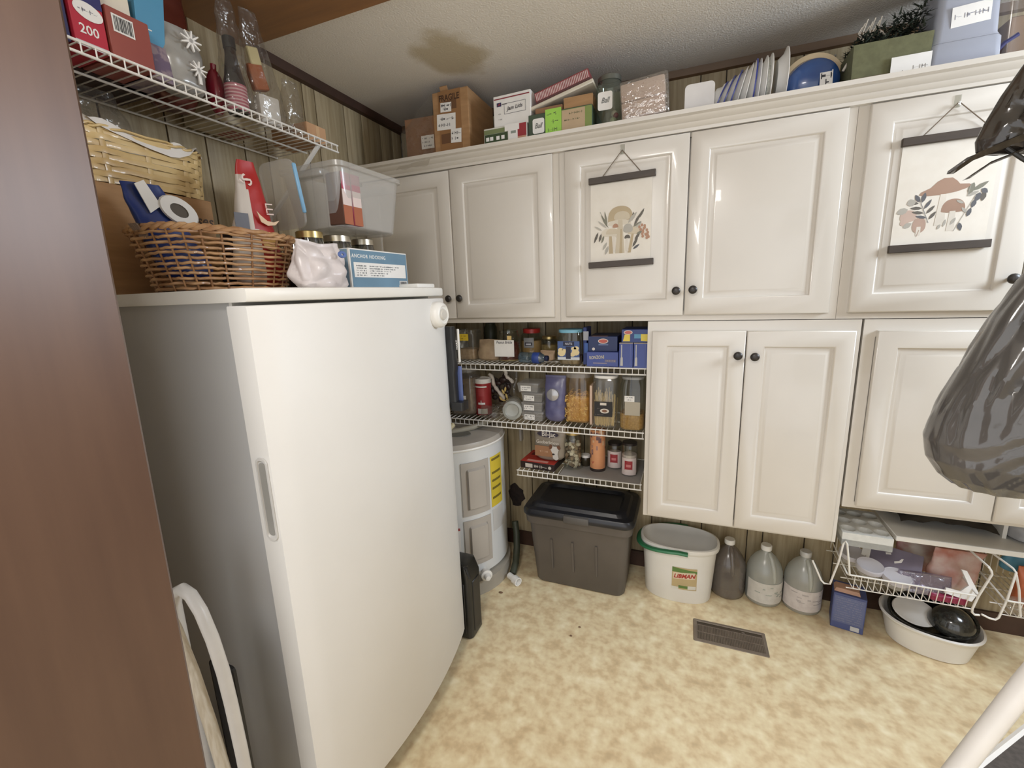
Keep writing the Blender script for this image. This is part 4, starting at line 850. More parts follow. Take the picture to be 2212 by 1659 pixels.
b = MB(); b.grid(lambda u, v: (0.80+0.29*u, 1.99+0.20*v, 0.523+0.09*sin(pi*min(1, .08+u*.9))**.4*sin(pi*min(.97, .05+v*.9))**.5+0.012*nz((u*3, v*3, 0), 2.2, 3)), 26, 16); o = b.build('folded_cloth', mat('dark_olive_cloth', (58, 50, 38), 0.85, c2=(34, 28, 24), scale=16, bump=0.8, bscale=30)); tag(o, 'dark olive bundle of cloth pushed onto the white board', 'cloth')
b = pouch(0.15, 0.14, 0.085, 0.008, 18, 61, pw=4, top=0.03); o = b.build('grey_bundle', mat('grey_plastic_wrap', (156, 156, 158), 0.4, c2=(140, 142, 146), scale=10, bump=0.5, bscale=20)); o.location = (1.185, 2.03, 0.523); tag(o, 'light grey wrapped bundle at the right end of the white board', 'bundle')
# wire baskets hanging from the board
def wire_basket(label, x0, x1, extra):
    t = thing('wire_basket', label, 'basket')
    zr, zb, yf_, yb_ = 0.352, 0.288, 1.87, 2.17
    b = MB(); b.tube([(x0, yf_, zr), (x1, yf_, zr), (x1+.004, yf_+.006, zr), (x1+.004, yb_, zr+.03), (x0-.004, yb_, zr+.03), (x0-.004, yf_+.006, zr)], 0.0032, 8, True); b.build('rim_wire', M_WIRE, t)
    b = MB(); n = int((x1-x0)/.020)
    for i in range(1, n):
        xx = x0+(x1-x0)*i/n
        b.tube([(xx, yf_, zr), (xx+.002, yf_+.012, zb), (xx, yb_, zb+.004), (xx, yb_, zr+.03)], 0.0017, 5)
    for yy in (1.884, 1.95, 2.05, 2.15): b.tube([(x0, yy, zb), (x1, yy, zb)], 0.0022, 6)
    b.build('basket_wires', M_WIRE, t, 'stuff')
    for nm, P in extra:
        b = MB(); b.tube(P, 0.0036, 8); b.build(nm, M_WIRE, t)
    return t
yA = 1.868
wire_basket('white wire basket hanging below the white board, jar lids inside', 0.620, 0.995,
    [('side_arm', [(0.506, 1.90, 0.372), (0.538, 1.885, 0.300), (0.548, 1.88, 0.291), (0.566, 1.878, 0.294), (0.582, yA, 0.40), (0.590, yA, 0.480), (0.596, yA, 0.492), (0.602, yA, 0.48), (0.612, yA, 0.42), (0.622, yA, 0.352)]),
     ('side_arm', [(0.985, 2.0, 0.496), (1.000, 1.93, 0.478), (1.010, yA, 0.470), (1.018, yA, 0.458), (1.022, yA, 0.445), (0.998, yA, 0.352), (0.989, yA, 0.300), (0.990, yA, 0.286), (0.998, yA, 0.278), (1.011, yA, 0.280)])])
wire_basket('second white wire basket, cut by the right edge, holding orange and blue packets', 1.075, 1.36,
    [('side_arm', [(1.018, 1.872, 0.282), (1.040, 1.872, 0.272), (1.056, 1.872, 0.270), (1.064, 1.872, 0.280), (1.076, 1.872, 0.36), (1.084, 1.872, 0.462), (1.078, 1.88, 0.472), (1.05, 1.93, 0.490), (1.04, 2.0, 0.497)]),
     ('side_arm', [(1.085, 1.872, 0.455), (1.10, 1.872, 0.40), (1.112, 1.872, 0.33), (1.118, 1.872, 0.30)])])
# contents of the first basket
M_GREYLID = mat('pale_lid', (196, 192, 196), 0.35, c2=(186, 182, 188), scale=6)
for i, (x, y, z, lab) in enumerate(((0.674, 2.03, 0.338, 'rear left'), (0.709, 1.950, 0.336, 'middle'), (0.784, 1.920, 0.326, 'front right'))):
    t = thing('canning_tub', 'small round tub with white rim in the wire basket, '+lab+' of three', 'tub', (x, y, z))
    b = MB(RX(10)); b.lathe([(0.036, -0.012), (0.042, 0.0), (0.042, 0.014)], 26); b.build('tub_body', M_MILKY, t)
    b = MB(RX(10)); b.lathe([(0.045, 0.012), (0.046, 0.026), (0.043, 0.031), (0.040, 0.029), (0.0, 0.028)], 26, cap0=False, cap1=False); b.build('tub_lid', M_GREYLID, t)
t = thing('flat_packet', 'grey-violet flat packet with white edge leaning in the wire basket', 'packet', (0.79, 1.99, 0.36), -24)
b = MB(RX(32)); b.rbox(-0.09, 0.09, -0.07, 0.07, -0.010, 0.008, 0.004, 2); b.build('packet_body', mat('grey_violet_pack', (118, 110, 130), 0.35, c2=(132, 124, 142), scale=12), t)
b = MB(RX(32)); b.rbox(-0.094, -0.066, -0.071, 0.071, -0.011, 0.0095, 0.002, 1); b.build('white_strip', M_PAPER, t)
b = MB(RX(32)); b.prism([(.01, .0), (.03, .012), (.034, .03), (.028, .028), (.022, .016), (.008, .008)], .008, .0095); b.prism([(-.02, .03), (-.004, .034), (-.006, .042), (-.022, .038)], .008, .0095); b.build('white_mark', M_PAPER, t)
b = pouch(0.13, 0.08, 0.12, 0.010, 26, 71, pw=2.5); o = b.build('zip_bag', mat('cream_red_bag', (188, 176, 164), 0.4, c2=(160, 96, 92), scale=14, bump=0.7, bscale=26)); o.location = (0.905, 2.10, 0.298); tag(o, 'cream and red crumpled bag at the back of the wire basket', 'bag')
b = pouch(0.15, 0.06, 0.15, 0.010, 24, 74, pw=2.2, lean=(.03, .02)); o = b.build('zip_bag', mat('rust_bag', (176, 104, 84), 0.4, c2=(206, 186, 176), scale=10, bump=0.7, bscale=26)); o.location = (0.965, 1.985, 0.298); tag(o, 'rust-red and white film bag at the right of the wire basket', 'bag')
b = MB(RX(-20)); b.prism([(-.045, -.02), (.03, -.035), (.05, 0), (.02, .07), (.005, .072), (.024, .02), (0, -.005), (-.04, .0)], -.004, .004); o = b.build('white_card', M_PAPER); o.location = (0.965, 1.905, 0.345); o.rotation_euler = (radians(90), 0, 0); tag(o, 'white curled card standing in front of the rust bag', 'card')
b = MB(); b.rbox(0.88, 0.985, 1.885, 1.915, 0.294, 0.318, 0.004, 1); o = b.build('magenta_packet', mat('magenta_pack', (150, 36, 70), 0.4)); tag(o, 'magenta flat packet at the front bottom of the wire basket', 'packet')
b = pouch(0.16, 0.07, 0.075, 0.007, 26, 77, pw=2.5); o = b.build('clear_bag', clear('violet_film_clear', (206, 196, 214), 0.16, 0.15, haze=0.3, hazec=(150, 138, 160), bump=0.7)); o.location = (0.872, 1.935, 0.296); tag(o, 'violet tinted clear bag in the middle of the wire basket', 'bag')
b = pouch(0.13, 0.09, 0.15, 0.009, 24, 81, pw=2.6); o = b.build('snack_bag', mat('orange_bag', (206, 112, 66), 0.4, c2=(190, 92, 54), scale=8, bump=0.6, bscale=24)); o.location = (1.195, 1.95, 0.298); tag(o, 'orange snack bag in the second wire basket at the right edge', 'bag')
b = pouch(0.12, 0.06, 0.10, 0.008, 24, 83, pw=2.6); o = b.build('snack_bag', mat('teal_bag', (88, 156, 186), 0.4, c2=(74, 140, 172), scale=8, bump=0.6, bscale=24)); o.location = (1.20, 2.05, 0.372); tag(o, 'light blue snack bag behind the orange bag at the right edge', 'bag')
b = pouch(0.16, 0.05, 0.06, 0.007, 24, 85, pw=2.6); o = b.build('tissue_bag', M_FILM); o.location = (1.165, 1.895, 0.296); tag(o, 'clear crumpled film bag in front of the orange snack bag', 'bag')

# ------------------------------------------------------------------ hanging grey rubbish bag
M_GREYBAG = mat('grey_bin_bag', (92, 88, 85), 0.15, c2=(80, 77, 74), scale=6, bump=0.15, bscale=30, coat=0.4, bdist=0.004)
prof = [(1.62, .664, .03), (1.53, .628, .05), (1.44, .583, .075), (1.374, .554, .085), (1.29, .526, .10), (1.22, .502, .105), (1.163, .4865, .11), (1.128, .481, .11), (1.086, .489, .105), (1.051, .512, .092), (1.030, .538, .07), (1.024, .562, .045)]
b = MB(); R = []; cxm = 0.745; N = 160; YC = 1.15
def smooth_prof(prof, k):
    out = []
    for (z0_, a0, d0), (z1_, a1, d1) in zip(prof[:-1], prof[1:]):
        for i in range(k):
            q = i/k; out.append((z0_+(z1_-z0_)*q, a0+(a1-a0)*q, d0+(d1-d0)*q))
    return out+[prof[-1]]
# sharp creases fan down from the knot; the film between them is pulled flat
for z_, xl_, d_ in smooth_prof(prof, 10):
    ring = []; v = (1.62-z_)/0.6
    for i in range(N):
        a = 2*pi*i/N; hx = cxm-xl_; deg = math.degrees(a)
        ph = (deg+34*v+9*nz((v*2.2, deg*.004, 0), 1.6, 3))/31.0
        tri = abs((ph % 1.0)*2-1); k_ = 0.5+0.5*nz((math.floor(ph)*1.7, 0, v*1.2), 1.3, 8)*2
        q = -0.034*(tri**2.2)*max(0.15, k_)*(0.45+0.55*sin(pi*min(1, v*.9+.1)))
        ph2 = (v*9+deg*.035+2.2*nz((deg*.02, v*3, 0), 1.0, 5))
        q += 0.006*(abs((ph2 % 1.0)*2-1)-.5)*max(0, min(1, (v-.45)*4))
        edge = max(0.0, -cos(a))**5
        q = q*(1-edge)+0.010*crease((cos(a)*.3, sin(a)*.3, z_*.55), 11, 4)*(1-.5*edge)
        c = math.copysign(abs(cos(a))**.85, cos(a)); s_ = math.copysign(abs(sin(a))**.85, sin(a))
        ring.append((cxm+hx*c+q*c, YC+d_*s_+q*s_*1.2, z_+0.006*nz((cos(a), sin(a), z_), 5, 7)))
    R.append(ring)
b.loops(R, True, True, True)
t = thing('rubbish_bag', 'large creased grey plastic rubbish bag hanging at the right edge', 'bag')
o = b.build('bag_body', M_GREYBAG, t)
b = MB(); b.tube([(0.745, 1.15, 1.60), (0.76, 1.15, 1.75), (0.78, 1.15, 2.05), (0.785, 1.15, 2.354)], 0.010, 8); b.build('tie_strap', M_GREYBAG, t)
t = thing('black_bag', 'crinkled glossy black plastic bag hanging above the grey bag at the right edge', 'bag')
M_BLKBAG = mat('black_bin_bag', (74, 66, 58), 0.17, c2=(48, 43, 38), scale=12, bump=0.5, bscale=22, coat=0.4, bdist=0.01)
prof = [(1.833, .518, .02), (1.793, .496, .032), (1.753, .476, .04), (1.713, .460, .045), (1.686, .452, .045), (1.669, .455, .04), (1.663, .468, .02)]
b = MB(); R = []
for z_, xl_, d_ in smooth_prof(prof, 8):
    ring = []
    for i in range(96):
        a = 2*pi*i/96; e_ = max(0, -cos(a))**4
        q = (0.012*nz((cos(a)*.2, sin(a)*.2, z_), 30, 3)+0.020*crease((cos(a)*.2, sin(a)*.2, z_), 22, 8))*(1-e_)
        ring.append((0.605+(0.605-xl_)*cos(a)+q*cos(a), 1.07+d_*sin(a)+q*sin(a), z_+q*.5))
    R.append(ring)
b.loops(R, True, True, True); b.build('bag_body', M_BLKBAG, t)
b = MB()
L0 = [(.4270, 1.052, 1.646), (.448, 1.045, 1.664), (.511, 1.035, 1.688), (.64, 1.03, 1.718)]
b.loops([L0, [(x-.002, y_+.008, z-.010-.03*(x-.427)) for x, y_, z in L0], [(x+.001, y_+.040, z-.004-.02*(x-.427)) for x, y_, z in L0], [(x+.002, y_+.040, z+.001) for x, y_, z in L0]], False, smooth=True)
L1 = [(x+.020, y_+.004, z-.016) for x, y_, z in L0]
b.loops([L1, [(x+.002, y_+.006, z-.004) for x, y_, z in L1], [(x+.002, y_+.03, z-.003) for x, y_, z in L1]], False, smooth=True)
b.build('bag_rim', M_BLKBAG, t)
b = MB(); b.tube([(0.485, 1.05, 1.667), (0.508, 1.05, 1.647), (0.548, 1.05, 1.617), (0.61, 1.05, 1.570)], 0.0036, 8); b.build('hanging_strap', M_BLACKP, t)
b = MB(); b.tube([(0.625, 1.07, 1.855), (0.64, 1.08, 2.0), (0.66, 1.08, 2.354)], 0.007, 8); b.build('upper_strap', M_BLACKP, t)
# ------------------------------------------------------------------ white tube stools near the camera
t = thing('step_stool', 'white tubular folding stool with dark grey tread at the lower right corner', 'stool')
M_TUBE = mat('white_painted_tube', (226, 222, 216), 0.35, c2=(220, 216, 210), scale=20)
b = MB(); b.tube([(0.285, 0.60, 0.70), (0.334, 0.60, 0.865), (0.374, 0.60, 1.00), (0.394, 0.60, 1.06), (0.43, 0.61, 1.085), (0.60, 0.62, 1.09)], 0.0112, 14); b.build('handle_tube', M_TUBE, t)
TP = [(0.468, 0.838), (0.70, 1.06), (0.90, 0.85), (0.668, 0.628)]
b = MB(); b.prism(TP, 0.577, 0.60); b.build('tread', mat('dark_grey_tread', (84, 76, 70), 0.8, c2=(70, 63, 58), scale=120), t)
b = MB(); b.tube([(x, y, 0.592) for x, y in TP], 0.011, 8, True); b.build('tread_frame', M_TUBE, t)
for x, y in TP:
    b = MB(); b.tube([(x, y, 0.59), (x+(.03 if x > .68 else -.02)*1.0, y-.0, 0.004)], 0.012, 10); b.build('leg', M_TUBE, t)
t = thing('folding_stool', 'white tubular folding stool stored upright between brown door and freezer', 'stool')
b = MB(); b.tube([(-1.00, 0.50, 0.0), (-1.0, 0.50, 0.60), (-0.996, 0.50, 0.83), (-0.985, 0.50, 0.862), (-0.960, 0.50, 0.876), (-0.935, 0.50, 0.868), (-0.912, 0.50, 0.835), (-0.892, 0.50, 0.775), (-0.878, 0.50, 0.70), (-0.872, 0.50, 0.62), (-0.868, 0.50, 0.50), (-0.866, 0.50, 0.0)], 0.0125, 12); b.build('tube_frame', M_TUBE, t)
b = MB(); b.tube([(-0.985, 0.475, 0.84), (-0.965, 0.475, 0.80), (-0.935, 0.475, 0.70), (-0.912, 0.475, 0.58), (-0.895, 0.475, 0.45), (-0.885, 0.475, 0.25), (-0.88, 0.475, 0.0)], 0.0125, 12); b.build('inner_leg', mat('cream_ribbed_tube', (206, 192, 166), 0.45, c2=(226, 216, 196), scale=30, stretch=(6, 6, .3)), t)
b = MB(); b.rbox(-0.99, -0.91, 0.535, 0.548, 0.10, 0.66, 0.01, 2); b.build('folded_tread', M_BLACKP, t)
# ------------------------------------------------------------------ upright freezer
t = thing('upright_freezer', 'white upright freezer with bowed door, backed against the left wall', 'freezer', (0, 0, 0))
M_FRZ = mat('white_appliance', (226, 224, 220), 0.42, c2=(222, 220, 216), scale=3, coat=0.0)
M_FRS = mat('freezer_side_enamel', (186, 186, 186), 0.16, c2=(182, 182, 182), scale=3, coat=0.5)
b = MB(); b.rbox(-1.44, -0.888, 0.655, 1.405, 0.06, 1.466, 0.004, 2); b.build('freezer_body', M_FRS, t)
b = MB(); b.box(-0.888, -0.879, 0.650, 1.405, 0.11, 1.462); b.build('door_gasket', M_WHITEP, t)
def bow(yy, base, bulge): return base+bulge*(1-((yy-1.025)/0.388)**2)
def slab(y0, y1, z0, z1, base, bulge, xback, r=0.006, n=28):
    """bowed slab: flat back at xback, curved front"""
    R = []
    for z, i in ((z0, r), (z0+r*.3, r*.3), (z0+r, 0), (z1-r, 0), (z1-r*.3, r*.3), (z1, r)):
        ring = [(xback, y0+i*.3, z)]
        for k in range(n+1):
            yy = y0+(y1-y0)*k/n; ee = min(1, min(k, n-k)/1.5)
            ring.append((bow(yy, base, bulge)-i-(0.010*(1-ee)**2), yy+(0.000), z))
        ring.append((xback, y1-i*.3, z)); R.append(ring)
    b = MB(); b.loops(R, True, True, True, smooth=True); return b
dr = slab(0.637, 1.413, 0.100, 1.452, -0.812, 0.053, -0.879).build('door', M_FRZ, t)
slab(0.640, 1.413, 1.459, 1.487, -0.812, 0.050, -1.44).build('top_panel', M_WHITEP, t)
b = MB(); b.rbox(-0.93, -0.85, 1.30, 1.41, 1.4865, 1.503, 0.005, 2); b.build('hinge_cover', M_WHITEP, t)
# recessed grip in the near edge of the door
b = MB(); 
def ring(d, hy, hz): return [(-0.8465+q[0], 0.637-d, 1.03+q[1]) for q in [(p[0], p[1]) for p in rrect(hy, hz, min(hy, hz)*.8, 0, 4)]]
b.loops([ring(0.0002, .017, .098), ring(0.004, .0165, .097), ring(0.004, .0125, .092), ring(0.0006, .0115, .089)], True, False, True); b.mi = 0
b.build('door_grip', mat('grip_plastic', (206, 204, 200), 0.35), dr)
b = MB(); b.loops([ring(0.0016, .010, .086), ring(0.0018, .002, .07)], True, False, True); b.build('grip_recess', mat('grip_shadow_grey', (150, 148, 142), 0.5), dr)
b = MB(); b.box(-1.40, -0.93, 0.67, 1.39, 0.0, 0.06); b.build('plinth', M_BLACKP, t)
b = MB(); b.box(-0.879, -0.83, 0.66, 1.39, 0.03, 0.095); b.box(-0.93, -0.879, 0.67, 1.39, 0.03, 0.06); b.build('kick_plate', flat((150, 146, 140)), t)
# magnets on the freezer door
xf = bow(1.29, -0.812, 0.053)
t = thing('round_magnet', 'thick round white magnetic timer on the freezer door', 'magnet', (xf+0.0005, 1.288, 1.398))
b = MB(RY(90)); b.lathe([(0.040, 0.0), (0.043, 0.004), (0.043, 0.020), (0.038, 0.030), (0.030, 0.034), (0.026, 0.030), (0.0, 0.029)], 32, cap1=False); b.build('timer_body', M_WHITEP, t)
b = MB(RY(90)); b.lathe([(0.020, 0.0295), (0.016, 0.036), (0.0, 0.037)], 24, cap1=False); b.build('dial', mat('dial_grey', (206, 200, 190), 0.4), t)
b = MB(); b.tube([(0.012, 0.035, -0.010), (0.014, 0.053, -0.016)], 0.006, 8); b.build('side_button', M_WHITEP, t)
xf = bow(1.405, -0.812, 0.053)
t = thing('work_light', 'black and blue magnetic work light on the far edge of the freezer door', 'work light', (xf+0.013, 1.397, 1.20))
b = MB(); b.loops([rrect(.018, .015, .006, z_, 3, ox=ox) for z_, ox in ((-.148, .004), (-.140, .0), (-.02, .0), (.0, .004), (.02, .004), (.10, .0), (.150, .0))], True, True, True); b.M = TR(0.012, 0, 0); b.build('light_body', M_BLACKP, t)
b = MB(); b.loops([rrect(.026, .026, .010, z_, 4, ox=.022, oy=.008) for z_ in (-.158, -.152, -.132, -.126)], True, True, True); b.build('end_cap', M_BLACKP, t)
b = MB(); b.rbox(0.010, 0.032, 0.0145, 0.024, -0.128, 0.004, 0.004, 2); b.build('blue_grip', mat('slate_blue_grip', (84, 100, 156), 0.4), t)
b = MB(); b.rbox(0.022, 0.030, 0.0145, 0.023, 0.018, 0.140, 0.003, 2); b.build('lens_strip', mat('lens_white', (230, 228, 222), 0.3), t)
txt(t, 'HART', 0.014, TR(0.0305, -0.004, 0.085) @ FACE['E'] @ RZ(90), M_PAPER, sx=0.95)

# ------------------------------------------------------------------ on top of the freezer
FT = 1.4872
def weave_basket(name, label, loc, rz, hx, hy, h, flare, rows, stakes, r, m, m_stake, ribbon=None, ex=3.0, seg=4):
    t = thing(name, label, 'basket', loc, rz)
    n = stakes*seg
    def P(z, i, off=0.0, rad=0.0):
        k = 1-flare*(1-z/h)
        a = 2*pi*i/n; c = math.copysign(abs(cos(a))**(2/ex), cos(a)); d = math.copysign(abs(sin(a))**(2/ex), sin(a))
        return Vector(((hx*k+rad)*c, (hy*k+rad)*d, z))
    b = MB(); b.loops([[tuple(P(0.004, i)) for i in range(n)], [tuple(P(0.004, i)*0.5+Vector((0, 0, .002))) for i in range(n)]], True, False, True); b.build('base', m_stake, t)
    rr = random.Random(len(label))
    for k in range(rows):
        z = 0.008+(h-0.018)*k/(rows-1)
        pts_ = [P(z, i, rad=(r*1.3 if ribbon is None else 0.0022)*cos(2*pi*i/(2*seg)+(pi if k % 2 else 0)))+Vector((0, 0, rr.uniform(-.0012, .0012)+.002*nz((i*.08, k*2.1, 0), 1.0, k))) for i in range(n)]
        b = MB(); b.tube(pts_, (ribbon or r), 6 if ribbon is None else 4, True, ry=None if ribbon is None else 0.0011)
        b.build('weaver', m, t)
    b = MB()
    for s_ in range(stakes):
        i = s_*seg
        if ribbon is None: b.tube([P(0.0, i), P(h*.5, i), P(h, i)], 0.0024, 5)
        else: b.tube([P(0.0, i), P(h*.5, i), P(h, i)], 0.0012, 4, ry=0.006)
    b.build('stakes', m_stake, t, 'stuff')
    for q in (0, 1):
        pts_ = [P(h, i, rad=0.004*cos(i*1.25+q*pi))+Vector((0, 0, .004*sin(i*1.25+q*pi))) for i in range(n)]
        b = MB(); b.tube(pts_, 0.0055 if ribbon is None else 0.0035, 6, True); b.build('rim_strand', m, t)
    return t
M_WICK = mat('honey_wicker', (206, 158, 106), 0.45, c2=(168, 118, 74), scale=22, coat=0.2)
M_WICK2 = mat('brown_wicker', (178, 128, 80), 0.5, c2=(140, 94, 56), scale=30)
tb = weave_basket('wicker_basket', 'brown oval wicker basket of crisps on the near end of the freezer', (-1.135, 0.832, FT), 0, 0.120, 0.180, 0.142, 0.20, 12, 22, 0.0034, M_WICK, M_WICK2)
b = MB()
for q in range(5): b.tube([(-0.012+.006*q, -0.184, 0.137), (-0.012+.006*q, -0.191, 0.148), (-0.012+.006*q, -0.174, 0.149), (-0.012+.006*q, -0.174, 0.12)], 0.003, 6)
b.build('handle_wrap', mat('grey_brown_wrap', (138, 114, 98), 0.6), tb)
t = thing('carton', 'brown cardboard box marked Glasses standing by the wall behind the wicker basket', 'box', (-1.385, 0.79, FT))
b = MB(); b.rbox(-0.09, 0.09, -0.13, 0.155, 0, 0.262, 0.002, 1); b.build('carton', M_KRAFT, t)
txt(t, 'Glasses', 0.042, at('E', 0.0908, 0.092, 0.203), flat((84, 62, 46)), shear=0.25, sx=0.9)
M_SPLINT = mat('pale_bamboo_splint', (214, 184, 122), 0.4, c2=(190, 154, 92), scale=14, coat=0.2)
t2 = weave_basket('splint_basket', 'pale woven splint basket lined with white paper on the cardboard box', (-1.384, 0.795, FT+0.2625), 0, 0.094, 0.162, 0.124, 0.06, 9, 18, 0.004, M_SPLINT, M_SPLINT, ribbon=0.0068, ex=4.0)
b = MB(); R = []
for j in range(4):
    ring_ = []
    for i in range(64):
        a = 2*pi*i/64; k = (0.82, .90, .97, 1.03)[j]; z_ = (.10, .126, .134, .128)[j]
        ring_.append((.096*k*math.copysign(abs(cos(a))**.5, cos(a)), .164*k*math.copysign(abs(sin(a))**.5, sin(a)), z_+(.022*nz((cos(a), sin(a), 0), 3, j))-(0.0 if j < 3 else .03*max(0, sin(a*3+1.0)))))
    R.append(ring_)
b.loops(R, True); b.build('paper_liner', mat('white_liner', (222, 218, 212), 0.6, c2=(212, 208, 202), scale=10), t2)
b = pouch(0.16, 0.07, 0.10, 0.016, 16, 91, pw=1.6, topw=.6); o = b.build('film_bag', M_FILM); o.location = (-1.385, 0.74, FT+0.40); o.rotation_euler = (0, 0, radians(80)); tag(o, 'clear crumpled bag heaped in the paper-lined pale basket', 'bag')
# bags in the wicker basket
t = thing('crisp_bag', 'red and white crisp bag standing upright in the wicker basket', 'bag', (-1.100, 0.912, FT+0.012), 74)
b = pouch(0.150, 0.075, 0.325, 0.006, 16, 101, pw=2.0, topw=0.30); b.mi = 0
sil = b
M_CR = mat('crisp_red', (186, 36, 34), 0.3, c2=(172, 30, 30), scale=6); M_CW = mat('crisp_white', (216, 206, 196), 0.35, c2=(206, 196, 186), scale=8)
o = b.build('bag_body', [M_CR, M_CW], t)
for p in o.data.polygons:
    c = p.center
    p.material_index = 1 if (c.x < -0.006 - 0.05*(c.z-.16) and c.z < .29) else 0
b = MB(at('F', 0, -0.036, 0)); b.M = b.M
b.prism([(-.004, .195), (.004, .185), (.02, .172), (.036, .170), (.052, .176), (.04, .163), (.02, .160), (.004, .168)], .0, .002); b.mi = 1; b.prism([(.02+.02*cos(a*pi/6), .120+.024*sin(a*pi/6)) for a in range(12)], 0, .003); b.build('crisp_picture', [flat((230, 196, 160)), flat((222, 178, 96))], t)
b = MB(at('F', -0.040, -0.030, 0.165)); b.box(-.018, .016, -.02, .022, 0, .0016); b.build('info_panel', flat((110, 112, 122)), t)
txt(t, "'S", 0.040, TR(-0.010, -0.0165, 0.268) @ FACE['F'] @ RZ(62), flat((236, 214, 204)), shear=.2)
txt(t, 'LLI', 0.026, TR(0.034, -0.0255, 0.205) @ FACE['F'] @ RZ(-88), flat((232, 206, 196)))
t = thing('crisp_bag', 'blue crisp bag with a white ring slumped over the near end of the wicker basket', 'bag', (-1.142, 0.752, FT+0.03), 70)
b = pouch(0.122, 0.06, 0.215, 0.009, 20, 107, pw=2.2, topw=0.62, lean=(-0.070, -0.0)); b.build('bag_body', mat('crisp_blue', (34, 58, 132), 0.28, c2=(28, 48, 112), scale=6, bump=0.3, bscale=16), t)
b = MB(TR(-0.008, -0.0225, 0.158) @ FACE['F'] @ RZ(-38)); b.loops([[(q*cos(a*pi/12)*1.5, q*sin(a*pi/12), zz) for a in range(24)] for q, zz in ((.013, 0), (.013, .006), (.026, .006), (.028, 0))], True); b.mi = 1; b.lathe([(.013, .001), (.013, .003), (0, .003)], 20, sx=1.5, cap1=False); b.build('ring_emblem', [M_PAPER, flat((86, 74, 60))], t)
b = MB(TR(-0.052, -0.018, 0.178) @ FACE['F']); b.prism([(-.03, .03), (-.012, .04), (.012, -.012), (-.01, -.03), (-.02, 0)], 0, .005); b.build('white_flash', M_PAPER, t)
b = pouch(0.09, 0.06, 0.155, 0.012, 26, 111, pw=2); o = b.build('dark_bag', mat('dark_navy_film', (30, 30, 44), 0.25, bump=0.6, bscale=26)); o.location = (-1.190, 0.915, FT+0.012); tag(o, 'small dark navy bag peeking over the middle of the wicker basket', 'bag')
# translucent bin on mason jars
t = thing('storage_bin', 'translucent white plastic bin balanced on the jar lids above the freezer', 'bin', (-1.085, 1.262, 1.6735), -2)
b = MB(); rings = []
for hx, hy, z_ in ((.095, .118, 0.0), (.103, .126, .006), (.120, .146, .165), (.120, .146, .170), (.128, .154, .172), (.128, .154, .186), (.122, .148, .187), (.117, .143, .175), (.100, .122, .010)): rings.append(rrect(hx, hy, .028, z_, 5))
b.loops(rings, True, True, True); b.build('bin_body', M_MILKY, t)
for s_ in (-1, 1):
    b = MB(); b.rbox(-.06, .06, s_*.138-.020, s_*.138+.020, .150, .172, .006, 2); b.build('end_grip', M_MILKY, t)
PT = t; TP_ = TR(-.050, -.190, .0005) @ RZ(-2) @ RX(8)
b = MB(TP_); b.loops([[(p[0], p[2]-0.0, p[1]+.095) for p in rrect(.074, .095, .03, q, 5)] for q in (-.004, .004)], True, True, True); b.build('end_panel', M_MILKY, PT)
b = MB(TP_); b.rbox(.070, .079, -.006, .006, .04, .175, .003, 1); b.build('blue_edge', mat('light_blue_edge', (130, 186, 226), 0.4), PT)
for i, (y_, mm, lab) in enumerate(((-.088, ((96, 62, 48), (214, 180, 168)), 'near'), (-.046, ((176, 60, 90), (206, 160, 150)), 'far'))):
    tt = thing('drink_mix_box', 'pink and brown packet box seen through the milky bin, '+lab+' one', 'box', (-0.998+i*.002, 1.235+y_, 1.684), -2)
    b = MB(); b.rbox(-.040, .020, -.019, .019, 0, .150, .002, 1); b.build('carton', flat(mm[0]), tt)
    b = MB(); b.box(.0201, .0208, -.018, .018, .0, .055); b.mi = 1; b.box(.0201, .0208, -.018, .018, .055, .10); b.mi = 2; b.box(.0201, .0208, -.018, .018, .10, .149); b.build('front_print', [flat((176, 96, 62)), flat((226, 206, 200)), flat((196, 70, 100))], tt)
M_JARG = clear('dusky_jar_glass', (150, 154, 140), 0.1, 0.04)
for i, (x, y, r_, lidm) in enumerate(((-1.168, 1.105, .036, M_METAL), (-1.083, 1.085, .042, M_GOLD), (-1.086, 1.205, .046, M_METAL), (-1.083, 1.325, .040, M_METAL))):
    cyl_jar('mason_jar', 'dark mason jar with metal lid under the milky bin, '+('first', 'second', 'third', 'fourth')[i]+' from the near end', 'jar', (x, y, FT), r_, 0.176 if i else 0.165, M_JARG, lidm, 0.02, r_*.86, 0.035, mat('dark_preserve', (44, 42, 32), 0.4, c2=(58, 54, 40), scale=20), 0.92)
# blue carton of glassware
t = carton('glassware_box', 'blue and white box lettered ANCHOR HOCKING at the far end of the freezer', 'box', -1.028, -0.930, 1.085, 1.355, FT, FT+0.120, M_PAPER, -3)
b = MB(at('E', 0.0495, 0, 0)); b.box(-.131, .131, .003, .116, 0, .0006); b.mi = 1; b.box(-.122, .122, .036, .080, .0006, .0012); b.mi = 2; b.box(-.135, -.0, .0, .0, 0, 0)
for k in range(5): scrib(b, -.055, .09-.02*k, .070-.007*k, .004, k, .0016, .001); scrib(b, -.112, -.07, .070-.007*k, .004, k+9, .0016, .001)
b.build('front_panel', [mat('steel_blue_print', (104, 142, 168), 0.45), M_PAPER, flat((110, 116, 120))], t)
txt(t, 'ANCHOR HOCKING', 0.0155, at('E', 0.0502, -.052, .098), M_PAPER, sx=0.95, sp=1.15)
barcode(t, at('E', 0.0502, .106, .016), .040, .022)
